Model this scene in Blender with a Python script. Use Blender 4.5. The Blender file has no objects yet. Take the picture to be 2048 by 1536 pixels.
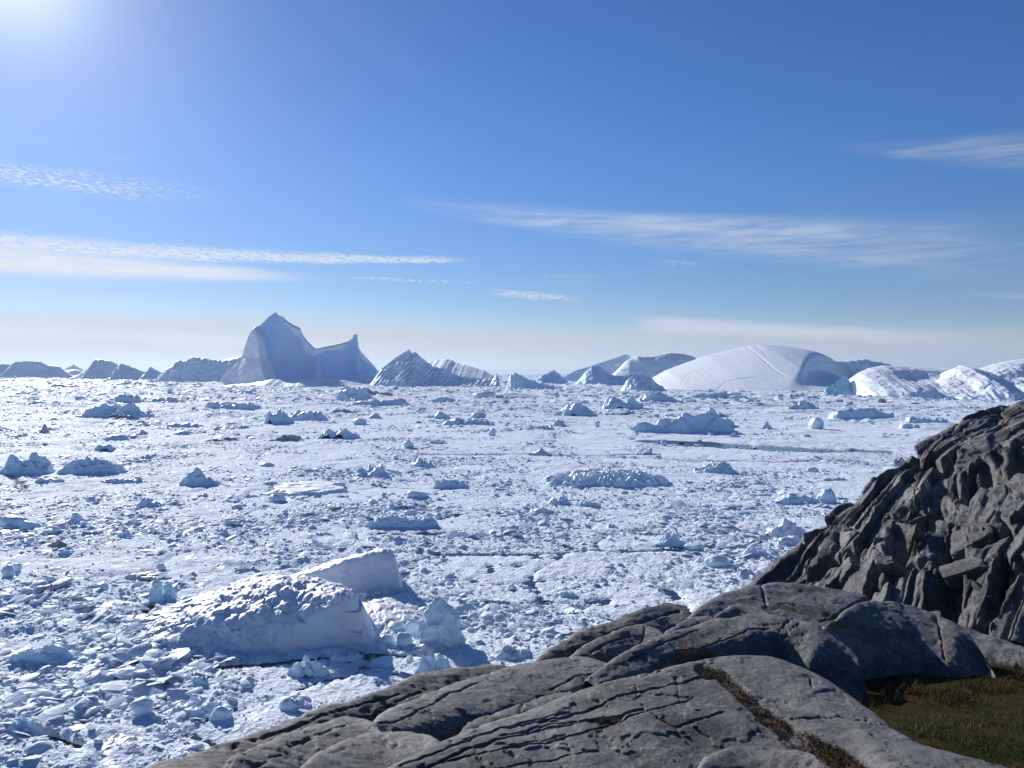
import bpy, math, mathutils
import numpy as np

# ------------------------------------------------------------------ camera, sky, sun, exposure
scene = bpy.context.scene
COL = scene.collection
F = 1550.0            # focal length in photograph pixels (2048 wide)
HZ = 738.0            # photograph row of the horizon
CAM_Z = 30.0          # eye height above the fjord, metres

cam = bpy.data.cameras.new('camera')
cam.sensor_width = 36.0
cam.lens = 36.0 * F / 2048.0
cam.shift_y = -(768.0 - HZ) / 2048.0
cam.clip_start = 0.1
cam.clip_end = 60000.0
cam_o = bpy.data.objects.new('camera', cam)
cam_o.location = (0, 0, CAM_Z)
cam_o.rotation_euler = (math.radians(90), 0, 0)
COL.objects.link(cam_o)
scene.camera = cam_o

SUN_AZ = math.radians(-33.0)    # left of the view axis
SUN_EL = math.radians(24.0)
SKY_STRENGTH = 0.092
SUN_STRENGTH = 5.0
EXPOSURE = 0.22

scene.view_settings.view_transform = 'Standard'
scene.view_settings.look = 'None'
scene.view_settings.exposure = EXPOSURE
scene.view_settings.gamma = 1.0
scene.view_settings.use_curve_mapping = False
scene.render.engine = 'CYCLES'
scene.cycles.use_denoising = True
scene.cycles.max_bounces = 7
scene.cycles.diffuse_bounces = 5
scene.cycles.glossy_bounces = 3
scene.cycles.transmission_bounces = 3
scene.cycles.sample_clamp_indirect = 6.0

world = bpy.data.worlds.new('World')
scene.world = world
world.use_nodes = True


class S:
    """a node socket with arithmetic"""
    tree = None

    def __init__(self, sock):
        self.s = sock

    @staticmethod
    def m(op, *args, clamp=False):
        n = S.tree.nodes.new('ShaderNodeMath')
        n.operation = op
        n.use_clamp = clamp
        for i, a in enumerate(args):
            if isinstance(a, S):
                S.tree.links.new(a.s, n.inputs[i])
            else:
                n.inputs[i].default_value = float(a)
        return S(n.outputs[0])

    def __add__(self, o): return S.m('ADD', self, o)
    __radd__ = __add__
    def __sub__(self, o): return S.m('SUBTRACT', self, o)
    def __rsub__(self, o): return S.m('SUBTRACT', o, self)
    def __mul__(self, o): return S.m('MULTIPLY', self, o)
    __rmul__ = __mul__
    def __truediv__(self, o): return S.m('DIVIDE', self, o)
    def abs(self): return S.m('ABSOLUTE', self)
    def step(self, a, b):
        n = S.tree.nodes.new('ShaderNodeMapRange')
        n.interpolation_type = 'SMOOTHSTEP'
        S.tree.links.new(self.s, n.inputs[0])
        n.inputs[1].default_value = a
        n.inputs[2].default_value = b
        n.inputs[3].default_value = 0.0
        n.inputs[4].default_value = 1.0
        return S(n.outputs[0])
    def stepdown(self, a, b): return 1.0 - self.step(a, b)


def xyz(x, y, z):
    n = S.tree.nodes.new('ShaderNodeCombineXYZ')
    for i, a in enumerate((x, y, z)):
        if isinstance(a, S):
            S.tree.links.new(a.s, n.inputs[i])
        else:
            n.inputs[i].default_value = float(a)
    return S(n.outputs[0])


def noise(vec, scale, detail=4.0, rough=0.55, dist=0.0):
    n = S.tree.nodes.new('ShaderNodeTexNoise')
    if vec is not None:
        S.tree.links.new(vec.s, n.inputs['Vector'])
    n.inputs['Scale'].default_value = scale
    n.inputs['Detail'].default_value = detail
    n.inputs['Roughness'].default_value = rough
    n.inputs['Distortion'].default_value = dist
    return S(n.outputs['Fac'])


def mixc(fac, a, b, blend='MIX'):
    n = S.tree.nodes.new('ShaderNodeMix')
    n.data_type = 'RGBA'
    n.blend_type = blend
    for key, v in ((0, fac), (6, a), (7, b)):
        if isinstance(v, S):
            S.tree.links.new(v.s, n.inputs[key])
        elif key == 0:
            n.inputs[0].default_value = v
        else:
            n.inputs[key].default_value = (*v, 1.0)
    return S(n.outputs[2])


def build_sky():
    t = world.node_tree
    t.nodes.clear()
    S.tree = t
    out = t.nodes.new('ShaderNodeOutputWorld')
    bg = t.nodes.new('ShaderNodeBackground')
    sky = t.nodes.new('ShaderNodeTexSky')
    sky.sky_type = 'NISHITA'
    sky.sun_disc = False
    sky.sun_elevation = SUN_EL
    sky.sun_rotation = SUN_AZ
    sky.altitude = 30.0
    sky.air_density = 0.75
    sky.dust_density = 0.10
    sky.ozone_density = 4.0
    tc = t.nodes.new('ShaderNodeTexCoord')
    sp = t.nodes.new('ShaderNodeSeparateXYZ')
    t.links.new(tc.outputs['Generated'], sp.inputs[0])
    X, Y, Z = (S(sp.outputs[i]) for i in range(3))
    deg = 180.0 / math.pi
    az = S.m('ARCTAN2', X, Y) * deg
    el = S.m('ARCSINE', Z) * deg

    def azel(px, py):
        x, z = (px - 1024.0) / F, (HZ - py) / F
        return math.degrees(math.atan(x)), math.degrees(math.atan(z / math.hypot(1.0, x)))
    # cloud-sheet coordinates (a layer seen in perspective, so streaks flatten to the horizon)
    zc = S.m('MAXIMUM', Z, 0.012) + 0.03
    cu, cv = X / zc, Y / zc
    sheet = xyz(cu, cv, 0.0)
    fine = noise(xyz(az, el * 2.6, 0.0), 2.6, 5.0, 0.6)
    ripple = noise(xyz(az + el * 1.5, el * 3.6, 3.0), 2.3, 3.0, 0.6, 0.6)
    soft = noise(xyz(az * 0.35, el * 2.2, 7.0), 0.7, 5.0, 0.55)
    wisp = noise(xyz(az * 0.16 + el * 0.25, el * 1.9, 11.0), 1.1, 7.0, 0.62, 0.5)

    def streak(p0, p1, th0, th1, ends, tex, lo, hi, up=1.0, bend=0.0):
        (a0, e0), (a1, e1) = azel(*p0), azel(*p1)
        s = (az - a0) / (a1 - a0)
        mid = s * (e1 - e0) + e0 + bend * s * (1.0 - s)
        k = 180.0 / math.pi / F
        th = S.m('MAXIMUM', s * (th1 - th0) * k + th0 * k, 0.05)
        d = (el - mid + (soft - 0.5) * 0.5) / th
        body = S.m('MULTIPLY', d.stepdown(0.1, 1.0 * up), (d * -1.0).stepdown(0.2, 1.0))
        ext = s.step(ends[0], ends[1]) * s.stepdown(ends[2], ends[3])
        return body * ext * tex.step(lo, hi)
    m = streak((0, 486), (950, 520), 28, 7, (-2, -1, 0.90, 1.02), ripple, 0.28, 0.58) * 0.95
    m = S.m('MAXIMUM', m, streak((0, 516), (640, 556), 40, 12, (-2, -1, 0.62, 1.08), wisp, 0.1, 0.55))
    m = S.m('MAXIMUM', m, streak((0, 345), (520, 400), 26, 30, (-2, -1, 0.1, 1.0), ripple, 0.46, 0.62) * 0.95)
    m = S.m('MAXIMUM', m, streak((740, 392), (2060, 500), 16, 80, (0.0, 0.3, 0.75, 1.1), wisp, 0.2, 0.8) * 0.62)
    m = S.m('MAXIMUM', m, streak((1150, 432), (2000, 470), 22, 46, (0.0, 0.2, 0.5, 1.0), soft, 0.2, 0.7) * 0.68)
    m = S.m('MAXIMUM', m, streak((970, 583), (1180, 600), 12, 10, (0.0, 0.25, 0.6, 1.0), fine, 0.35, 0.6) * 0.85)
    m = S.m('MAXIMUM', m, streak((640, 552), (980, 566), 5, 4, (0.0, 0.2, 0.8, 1.0), fine, 0.4, 0.62) * 0.6)
    m = S.m('MAXIMUM', m, streak((1235, 645), (2030, 682), 26, 18, (0.0, 0.16, 0.7, 1.0), wisp, 0.05, 0.5) * 1.0)
    m = S.m('MAXIMUM', m, streak((1640, 296), (2200, 300), 6, 55, (0.0, 0.4, 1.2, 2.0), wisp, 0.2, 0.8) * 0.45)
    m = S.m('MAXIMUM', m, streak((1300, 525), (1430, 528), 9, 9, (0.0, 0.4, 0.6, 1.0), fine, 0.4, 0.65) * 0.35)
    m = S.m('MAXIMUM', m, streak((1060, 552), (1230, 556), 7, 6, (0.0, 0.3, 0.6, 1.0), fine, 0.42, 0.66) * 0.4)
    m = S.m('MAXIMUM', m, streak((560, 372), (-60, 262), 10, 16, (0.1, 0.6, 1.0, 1.6), wisp, 0.45, 0.8) * 0.25)
    m = S.m('MAXIMUM', m, streak((1900, 588), (2200, 594), 6, 9, (0.0, 0.3, 1.5, 3.0), wisp, 0.2, 0.7) * 0.4)
    m = S.m('MAXIMUM', m, streak((-100, 650), (950, 702), 20, 16, (-3, -2, 0.5, 1.0), wisp, 0.0, 0.6) * 0.55)
    # pale veil near the horizon, all the way round, higher towards the sun
    veil_top = 2.5 + (az + 33.0).abs().stepdown(15.0, 50.0) * 1.1 + (soft - 0.5) * 0.5
    veil = (el - veil_top).stepdown(-1.3, 1.0)
    # thin cirrus elsewhere in the sky
    cir = noise(sheet, 0.9, 6.0, 0.6, 0.8).step(0.56, 0.85) * el.step(10.0, 30.0) * 0.18
    lp = (az - math.degrees(SUN_AZ)).abs()
    glow = S.m('POWER', (lp / 80.0).stepdown(0.0, 1.0), 1.5)
    hs = t.nodes.new('ShaderNodeHueSaturation')      # the phone's rendering of the blue
    hs.inputs['Saturation'].default_value = 1.22
    hs.inputs['Hue'].default_value = 0.507
    t.links.new(sky.outputs[0], hs.inputs['Color'])
    low = 1.0 - el.stepdown(1.0, 17.0) * 0.24            # dustier air low down
    base = mixc(1.0, S(hs.outputs[0]), xyz(low, low * (1.0 - el.stepdown(1.0, 14.0) * 0.055), low * (1.0 - el.stepdown(1.0, 14.0) * 0.03)), 'MULTIPLY')
    sd = (math.sin(SUN_AZ) * math.cos(SUN_EL), math.cos(SUN_AZ) * math.cos(SUN_EL), math.sin(SUN_EL))
    cs = S.m('MAXIMUM', X * sd[0] + Y * sd[1] + Z * sd[2], 0.0)
    au = S.m('POWER', cs, 420.0) * 4.5 + S.m('POWER', cs, 90.0) * 1.3       # aureole of forward-scattered sunlight
    base = mixc(1.0, base, xyz(au, au, au * 0.9), 'ADD')
    cloud_c = mixc(glow, (5.2, 5.6, 6.7), (7.0, 7.4, 8.3))
    veil_c = mixc(glow, (4.3, 4.75, 5.7), (5.2, 5.5, 6.2))
    c = mixc(veil * 0.88, base, veil_c)
    c = mixc(cir, c, cloud_c)
    c = mixc(S.m('MINIMUM', m, 1.0), c, cloud_c)
    t.links.new(c.s, bg.inputs[0])
    bg.inputs[1].default_value = SKY_STRENGTH
    t.links.new(bg.outputs[0], out.inputs[0])


build_sky()

sun = bpy.data.lights.new('sun', 'SUN')
sun.energy = SUN_STRENGTH
sun.angle = math.radians(0.53)
sun.color = (1.0, 0.965, 0.91)
sun_o = bpy.data.objects.new('sun', sun)
sun_o.rotation_euler = (math.radians(90) - SUN_EL, 0, math.pi - SUN_AZ)
sun_o.location = (-300, 480, 260)
COL.objects.link(sun_o)

# ------------------------------------------------------------------ numpy noise
U = np.uint32


def hsh(ix, iy, iz, seed):
    with np.errstate(over='ignore'):
        h = (ix.astype(np.int64).astype(U) * U(374761393) + iy.astype(np.int64).astype(U) * U(668265263)
             + iz.astype(np.int64).astype(U) * U(2147483647 - 58) + U(seed * 974711 % 4294967291))
        h = (h ^ (h >> U(13))) * U(1274126177)
        h = (h ^ (h >> U(16))) * U(2246822519)
        return h ^ (h >> U(15))


def h01(ix, iy, iz, seed):
    return hsh(ix, iy, iz, seed).astype(np.float64) / 4294967296.0


G3 = np.array([[1, 1, 0], [-1, 1, 0], [1, -1, 0], [-1, -1, 0], [1, 0, 1], [-1, 0, 1], [1, 0, -1], [-1, 0, -1],
               [0, 1, 1], [0, -1, 1], [0, 1, -1], [0, -1, -1], [1, 1, 0], [-1, 1, 0], [0, -1, 1], [0, -1, -1]], float)
G2 = np.array([[math.cos(a), math.sin(a)] for a in np.arange(16) * math.pi / 8 + 0.2])


def pn2(x, y, seed=0):
    x0, y0 = np.floor(x), np.floor(y)
    fx, fy = x - x0, y - y0
    u, v = fx * fx * fx * (fx * (fx * 6 - 15) + 10), fy * fy * fy * (fy * (fy * 6 - 15) + 10)
    z = np.zeros_like(x0)
    r = 0
    for i in (0, 1):
        for j in (0, 1):
            g = G2[(hsh(x0 + i, y0 + j, z, seed) & U(15)).astype(int)]
            r = r + (u if i else 1 - u) * (v if j else 1 - v) * (g[..., 0] * (fx - i) + g[..., 1] * (fy - j))
    return r * 1.4


def pn3(x, y, z, seed=0):
    x0, y0, z0 = np.floor(x), np.floor(y), np.floor(z)
    fx, fy, fz = x - x0, y - y0, z - z0
    q = [f * f * f * (f * (f * 6 - 15) + 10) for f in (fx, fy, fz)]
    r = 0
    for i in (0, 1):
        for j in (0, 1):
            for k in (0, 1):
                g = G3[(hsh(x0 + i, y0 + j, z0 + k, seed) & U(15)).astype(int)]
                w = (q[0] if i else 1 - q[0]) * (q[1] if j else 1 - q[1]) * (q[2] if k else 1 - q[2])
                r = r + w * (g[..., 0] * (fx - i) + g[..., 1] * (fy - j) + g[..., 2] * (fz - k))
    return r


def fbm2(x, y, n=4, seed=0, gain=0.5):
    r, a, f = 0, 1.0, 1.0
    for i in range(n):
        r = r + a * pn2(x * f + 17.3 * i, y * f - 9.1 * i, seed + i)
        a *= gain
        f *= 2.03
    return r


def fbm3(p, scale, n=4, seed=0, gain=0.5):
    r, a, f = 0, 1.0, 1.0 / scale
    for i in range(n):
        r = r + a * pn3(p[..., 0] * f + 7.7 * i, p[..., 1] * f - 3.1 * i, p[..., 2] * f + 1.9 * i, seed + i)
        a *= gain
        f *= 2.05
    return r


def worley2(x, y, seed=0):
    """distance to the nearest and second nearest cell, a random number per cell, and a plane tilted at random per cell"""
    x0, y0 = np.floor(x), np.floor(y)
    f1 = np.full(x.shape, 9.0)
    f2 = np.full(x.shape, 9.0)
    rid = np.zeros(x.shape)
    tilt = np.zeros(x.shape)
    z = np.zeros_like(x0)
    for i in (-1, 0, 1):
        for j in (-1, 0, 1):
            cx, cy = x0 + i, y0 + j
            dx = x - (cx + 0.1 + 0.8 * h01(cx, cy, z, seed))
            dy = y - (cy + 0.1 + 0.8 * h01(cx, cy, z, seed + 1))
            d = np.hypot(dx, dy)
            near = d < f1
            f2 = np.where(near, f1, np.minimum(f2, d))
            r = h01(cx, cy, z, seed + 2)
            a = r * 44.0
            rid = np.where(near, r, rid)
            tilt = np.where(near, dx * np.cos(a) + dy * np.sin(a), tilt)
            f1 = np.where(near, d, f1)
    return f1, f2, rid, tilt


def sst(a, b, x):
    t = np.clip((x - a) / (b - a), 0, 1)
    return t * t * (3 - 2 * t)


# ------------------------------------------------------------------ mesh helpers
def P(px, py, y):
    """the world point seen at photograph pixel (px, py) at distance y"""
    return ((px - 1024.0) / F * y, y, CAM_Z - (py - HZ) / F * y)


def proj(v):
    y = np.maximum(v[..., 1], 0.5)
    return 1024.0 + v[..., 0] / y * F, HZ + (CAM_Z - v[..., 2]) / y * F


def shore(py):
    """distance at which the fjord surface is seen at photograph row py"""
    return CAM_Z * F / (py - HZ)


def grid_mesh(name, V, mat, smooth=True, flip=False):
    nu, nv = V.shape[:2]
    idx = np.arange(nu * nv).reshape(nu, nv)
    q = np.stack([idx[:-1, :-1], idx[1:, :-1], idx[1:, 1:], idx[:-1, 1:]], -1).reshape(-1, 4)
    if flip:
        q = q[:, ::-1]
    return poly_mesh(name, V.reshape(-1, 3), q, mat, smooth)


def poly_mesh(name, V, faces, mat, smooth=True):
    me = bpy.data.meshes.new(name)
    faces = np.asarray(faces, dtype=np.int32)
    k = faces.shape[1]
    me.vertices.add(len(V))
    me.vertices.foreach_set('co', np.asarray(V, dtype=np.float32).ravel())
    me.loops.add(faces.size)
    me.loops.foreach_set('vertex_index', faces.ravel())
    me.polygons.add(len(faces))
    me.polygons.foreach_set('loop_start', np.arange(0, faces.size, k, dtype=np.int32))
    me.polygons.foreach_set('loop_total', np.full(len(faces), k, dtype=np.int32))
    me.polygons.foreach_set('use_smooth', np.full(len(faces), smooth, dtype=bool))
    me.update(calc_edges=True)
    if mat:
        me.materials.append(mat)
    return me


def add(name, me, parent=None, loc=None):
    o = bpy.data.objects.new(name, me)
    COL.objects.link(o)
    if parent:
        o.parent = parent
    if loc is not None:
        o.location = loc
    return o


def tag(o, label=None, cat=None, group=None, kind=None):
    for k, v in (('label', label), ('category', cat), ('group', group), ('kind', kind)):
        if v:
            o[k] = v
    return o


def base_origin(V):
    """local origin at the middle of a thing's base"""
    f = V.reshape(-1, 3)
    return np.array([f[:, 0].mean(), f[:, 1].mean(), max(f[:, 2].min(), 0.0)])


def spline(pts, n):
    pts = np.asarray(pts, float)
    d = np.r_[0, np.cumsum(np.linalg.norm(np.diff(pts, axis=0), axis=1) + 1e-6)]
    t = np.linspace(0, d[-1], n)
    return hermite(d, pts, t)


def hermite(d, pts, t):
    k = len(pts)
    m = np.zeros_like(pts)
    dd = np.diff(d)
    sl = np.diff(pts, axis=0) / dd.reshape((-1,) + (1,) * (pts.ndim - 1))
    m[0], m[-1] = sl[0], sl[-1]
    for i in range(1, k - 1):
        w = dd[i] / (dd[i] + dd[i - 1])
        m[i] = sl[i - 1] * w + sl[i] * (1 - w)
    i = np.clip(np.searchsorted(d, t, side='right') - 1, 0, k - 2)
    sh = (-1,) + (1,) * (pts.ndim - 1)
    h = dd[i].reshape(sh)
    s = ((t - d[i]) / dd[i]).reshape(sh)
    return ((2 * s**3 - 3 * s**2 + 1) * pts[i] + (s**3 - 2 * s**2 + s) * h * m[i]
            + (-2 * s**3 + 3 * s**2) * pts[i + 1] + (s**3 - s**2) * h * m[i + 1])


def net(rows, nu, nv, hidden=0):
    """smooth surface through rows of world points -> (nu, nv, 3); the first `hidden` spans get few subdivisions"""
    R = np.stack([spline(r, nu) for r in rows])           # rows, nu, 3
    d = np.r_[0, np.cumsum(np.linalg.norm(np.diff(R, axis=0), axis=2).mean(1) + 1e-6)]
    t = np.linspace(d[hidden], d[-1], nv - 5 * hidden)
    if hidden:
        t = np.r_[np.concatenate([np.linspace(d[i], d[i + 1], 5, endpoint=False) for i in range(hidden)]), t]
    V = hermite(d, R, t)                                   # nv, nu, 3
    V = V.transpose(1, 0, 2).copy()
    return V, d[-1], np.linalg.norm(np.diff(R[len(R) // 2], axis=0), axis=1).sum()


def normals(V):
    du = np.gradient(V, axis=0)
    dv = np.gradient(V, axis=1)
    n = np.cross(du, dv)
    n /= np.linalg.norm(n, axis=2, keepdims=True) + 1e-9
    return n


def polyline_dist(px, py, pts):
    d = np.full(px.shape, 1e9)
    for (x0, y0), (x1, y1) in zip(pts[:-1], pts[1:]):
        vx, vy = x1 - x0, y1 - y0
        t = np.clip(((px - x0) * vx + (py - y0) * vy) / (vx * vx + vy * vy + 1e-9), 0, 1)
        d = np.minimum(d, np.hypot(px - x0 - t * vx, py - y0 - t * vy))
    return d

# ------------------------------------------------------------------ materials
def new_mat(name):
    m = bpy.data.materials.new(name)
    m.use_nodes = True
    t = m.node_tree
    S.tree = t
    bsdf = t.nodes['Principled BSDF']
    return m, t, bsdf


def put(t, s, sock):
    t.links.new(s.s, sock)


def bump(t, bsdf, h, dist, strength=1.0, prev=None):
    b = t.nodes.new('ShaderNodeBump')
    b.inputs['Strength'].default_value = strength
    b.inputs['Distance'].default_value = dist
    put(t, h, b.inputs['Height'])
    if prev:
        t.links.new(prev.outputs[0], b.inputs['Normal'])
    t.links.new(b.outputs[0], bsdf.inputs['Normal'])
    return b


def coords(t, kind):
    if kind == 'world':
        g = t.nodes.new('ShaderNodeNewGeometry')
        return S(g.outputs['Position'])
    tc = t.nodes.new('ShaderNodeTexCoord')
    return S(tc.outputs['Object'])


def ice_mat(name, snow, ice, scale, rough=0.45, kind='object', bump_d=0.1, bump_s=3.0, per_object=0.0, dirt=None, spec=0.25, snowline=None, lit_white=False):
    """frozen snow with barer, bluer ice in patches; snow lies on the upward faces"""
    m, t, b = new_mat(name)
    v = coords(t, kind)
    n1 = noise(v, scale, 5.0, 0.6)
    fac = n1.step(0.42, 0.62)
    if snowline is not None:
        g = t.nodes.new('ShaderNodeNewGeometry')
        sp = t.nodes.new('ShaderNodeSeparateXYZ')
        t.links.new(g.outputs['True Normal'], sp.inputs[0])
        up = (S(sp.outputs[2]) + (n1 - 0.5) * 0.5).step(snowline - 0.2, snowline + 0.2)
        fac = S.m('MAXIMUM', (1.0 - up), fac * 0.35)
    c = mixc(fac, snow, ice)
    if per_object:
        oi = t.nodes.new('ShaderNodeObjectInfo')
        r = S(oi.outputs['Random'])
        c = mixc(r.step(0.55, 1.0) * per_object, c, ice)
    if dirt:
        n2 = noise(v, scale * 1.7, 6.0, 0.65, 0.4)
        c = mixc(n2.step(dirt[1], dirt[1] + 0.2) * dirt[2], c, dirt[0])
    if lit_white:
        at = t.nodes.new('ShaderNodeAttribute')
        at.attribute_name = 'lit_white'
        c = mixc(S(at.outputs['Fac']), c, (0.93, 0.94, 0.96))  # lighter facets mixed to white: whiter ice and their lit look painted together
    put(t, c, b.inputs['Base Color'])
    b.inputs['Roughness'].default_value = rough
    b.inputs['Specular IOR Level'].default_value = spec
    h = noise(v, bump_s, 6.0, 0.62)
    bump(t, b, h, bump_d)
    return m


SNOW = (0.80, 0.865, 0.935)
BLUE = (0.66, 0.79, 0.90)
M_BRASH = ice_mat('brash_ice', SNOW, (0.66, 0.76, 0.85), 1.3, 0.5, 'object', 0.08, 2.5, 0.5, spec=0.05)
M_FIELD = None
M_BERG = ice_mat('berg_ice', (0.83, 0.90, 0.97), (0.66, 0.83, 0.96), 0.02, 0.5, 'world', 1.2, 0.12, snowline=0.5)
M_BERG_BLUE = ice_mat('blue_berg_ice', (0.44, 0.65, 0.92), (0.36, 0.58, 0.90), 0.015, 0.5, 'world', 0.5, 0.06, lit_white=True)
M_DOME = ice_mat('snow_dome', (0.84, 0.88, 0.93), (0.80, 0.86, 0.93), 0.02, 0.6, 'world', 0.25, 0.1)
M_THING = ice_mat('rubble_ice', (0.81, 0.87, 0.93), (0.62, 0.78, 0.91), 0.25, 0.4, 'world', 0.25, 1.1, 0.3, snowline=0.45)
M_BLOCK = ice_mat('block_ice', (0.78, 0.86, 0.92), (0.58, 0.75, 0.88), 0.35, 0.3, 'world', 0.15, 1.2, 0.6)
M_NEAR = ice_mat('near_berg_ice', (0.78, 0.81, 0.86), (0.64, 0.72, 0.82), 0.25, 0.42, 'world', 0.16, 1.3, dirt=((0.50, 0.50, 0.50), 0.52, 0.35), snowline=0.5)
M_DIRTY = ice_mat('dirty_ice', (0.52, 0.50, 0.50), (0.33, 0.305, 0.295), 0.3, 0.6, 'world', 0.3, 1.0, dirt=((0.70, 0.74, 0.80), 0.5, 0.8))
M_GREY = ice_mat('grey_slush_ice', (0.66, 0.68, 0.72), (0.55, 0.58, 0.62), 0.6, 0.35, 'world', 0.05, 2.0)
M_TURQ = ice_mat('turquoise_ice', (0.58, 0.80, 0.88), (0.40, 0.68, 0.82), 0.08, 0.25, 'world', 0.3, 0.5)


def field_mat():
    m, t, b = new_mat('ice_field')
    v = coords(t, 'world')
    big = noise(v, 0.012, 4.0, 0.6)
    mid = noise(v, 0.22, 5.0, 0.62)
    small = noise(v, 1.9, 5.0, 0.65)
    c = mixc(mid.step(0.40, 0.62), (0.78, 0.84, 0.91), (0.70, 0.79, 0.88))
    c = mixc(small.step(0.50, 0.68) * 0.3, c, (0.60, 0.71, 0.80))
    c = mixc(big.step(0.52, 0.70) * 0.35, c, (0.62, 0.66, 0.71))
    put(t, c, b.inputs['Base Color'])
    rr = noise(v, 0.35, 4.0, 0.6).stepdown(0.62, 0.70) * 0.5 + 0.2
    put(t, rr, b.inputs['Roughness'])
    put(t, noise(v, 0.35, 4.0, 0.6).step(0.62, 0.70) * 0.5 + 0.02, b.inputs['Specular IOR Level'])
    h1 = noise(v, 0.8, 6.0, 0.7)
    b1 = bump(t, b, h1, 0.22)
    vo = t.nodes.new('ShaderNodeTexVoronoi')
    put(t, v, vo.inputs['Vector'])
    vo.inputs['Scale'].default_value = 2.3
    bump(t, b, S(vo.outputs['Distance']), 0.10, 1.0, b1)
    return m


M_FIELD = field_mat()


def water_mat():
    m, t, b = new_mat('fjord_water')
    b.inputs['Base Color'].default_value = (0.006, 0.018, 0.04, 1)
    b.inputs['Roughness'].default_value = 0.1
    b.inputs['IOR'].default_value = 1.333
    v = coords(t, 'world')
    bump(t, b, noise(v, 0.5, 3.0, 0.5), 0.03, 0.6)
    return m


M_WATER = water_mat()


def rock_mat(name, tint=1.0, scale=1.0, dark=0.5):
    m, t, b = new_mat(name)
    v = coords(t, 'world')
    big = noise(v, 0.35 * scale, 5.0, 0.6, 0.3)
    mid = noise(v, 2.2 * scale, 6.0, 0.65, 0.2)
    fine = noise(v, 9.0 * scale, 6.0, 0.75)
    spk = noise(v, 24.0 * scale, 4.0, 0.75)
    k = tint
    c = mixc(big.step(0.35, 0.65), (0.258 * k, 0.249 * k, 0.241 * k), (0.182 * k, 0.178 * k, 0.177 * k))
    c = mixc(mid.step(0.46, 0.60) * 0.75, c, (0.11 * k, 0.11 * k, 0.113 * k))
    c = mixc(fine.step(0.50, 0.60) * 0.8, c, (0.06 * k, 0.058 * k, 0.056 * k))
    c = mixc(spk.step(0.55, 0.64) * 0.55, c, (0.36 * k, 0.355 * k, 0.35 * k))
    # black lichen and seepage in patches, a warm tinge in others
    lich = noise(v, 0.8 * scale, 7.0, 0.68, 0.6)
    c = mixc(lich.step(0.60 - 0.12 * dark, 0.74 - 0.1 * dark) * 0.8, c, (0.045, 0.043, 0.04))
    warm = noise(v, 1.1 * scale, 5.0, 0.6, 1.1)
    c = mixc(warm.step(0.58, 0.78) * 0.25, c, (0.22 * k, 0.185 * k, 0.16 * k))
    # large dark seepage stains and pale scoured patches
    stain = noise(v, 0.28 * scale, 6.0, 0.62, 0.9)
    c = mixc(stain.step(0.50, 0.60) * 0.68, c, (0.05 * k, 0.05 * k, 0.052 * k))
    pale = noise(v, 0.5 * scale, 6.0, 0.6, 0.5)
    c = mixc(pale.step(0.56, 0.66) * 0.5, c, (0.33 * k, 0.32 * k, 0.315 * k))
    rust = noise(v, 0.45 * scale, 6.0, 0.7, 1.4)
    c = mixc(rust.step(0.62, 0.74) * 0.35, c, (0.17 * k, 0.115 * k, 0.075 * k))
    put(t, c, b.inputs['Base Color'])
    b.inputs['Roughness'].default_value = 0.6
    b.inputs['Specular IOR Level'].default_value = 0.4
    b1 = bump(t, b, noise(v, 6.0 * scale, 8.0, 0.70, 0.2), 0.06 / scale)
    bump(t, b, noise(v, 40.0 * scale, 4.0, 0.7), 0.018 / scale, 1.0, b1)
    return m


M_ROCK = rock_mat('smooth_gneiss', 0.74, 1.0, 0.6)
M_ROCK_DARK = rock_mat('lichen_gneiss', 0.55, 1.0, 1.1)
M_CLIFF = rock_mat('cliff_gneiss', 0.9, 0.36, 1.5)


def soil_mat():
    m, t, b = new_mat('turf')
    v = coords(t, 'world')
    c = mixc(noise(v, 1.2, 5.0, 0.6).step(0.38, 0.62), (0.021, 0.026, 0.007), (0.045, 0.032, 0.011))
    c = mixc(noise(v, 14.0, 4.0, 0.7).step(0.5, 0.7) * 0.6, c, (0.03, 0.03, 0.012))
    put(t, c, b.inputs['Base Color'])
    b.inputs['Roughness'].default_value = 0.95
    b.inputs['Specular IOR Level'].default_value = 0.02
    bump(t, b, noise(v, 18.0, 5.0, 0.7), 0.06)
    return m


M_TURF = soil_mat()


def blade_mat(name, a, c2):
    m, t, b = new_mat(name)
    v = coords(t, 'world')
    r = noise(v, 0.9, 4.0, 0.6).step(0.42, 0.58)
    f = noise(v, 60.0, 2.0, 0.5).step(0.4, 0.7)
    c = mixc(r, a, c2)
    c = mixc(f * 0.35, c, (0.11, 0.09, 0.045))
    put(t, c, b.inputs['Base Color'])
    b.inputs['Roughness'].default_value = 0.7
    b.inputs['Specular IOR Level'].default_value = 0.08
    return m


M_GRASS = blade_mat('grass_blades', (0.026, 0.042, 0.010), (0.075, 0.052, 0.016))
M_MOSS = blade_mat('russet_moss', (0.20, 0.10, 0.035), (0.12, 0.085, 0.035))

# ------------------------------------------------------------------ fjord: water and pack ice
w = poly_mesh('fjord_water', np.array([[-30000, -2000, 0], [30000, -2000, 0], [30000, 40000, 0], [-30000, 40000, 0]], float), [[0, 1, 2, 3]], M_WATER, False)
tag(add('fjord_water', w), 'dark open water between the drifting ice', kind='structure')

# open leads: world polylines and half-widths
def wl(pts):
    return [(P(px, py, shore(py))[0], shore(py)) for px, py in pts]


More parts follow.
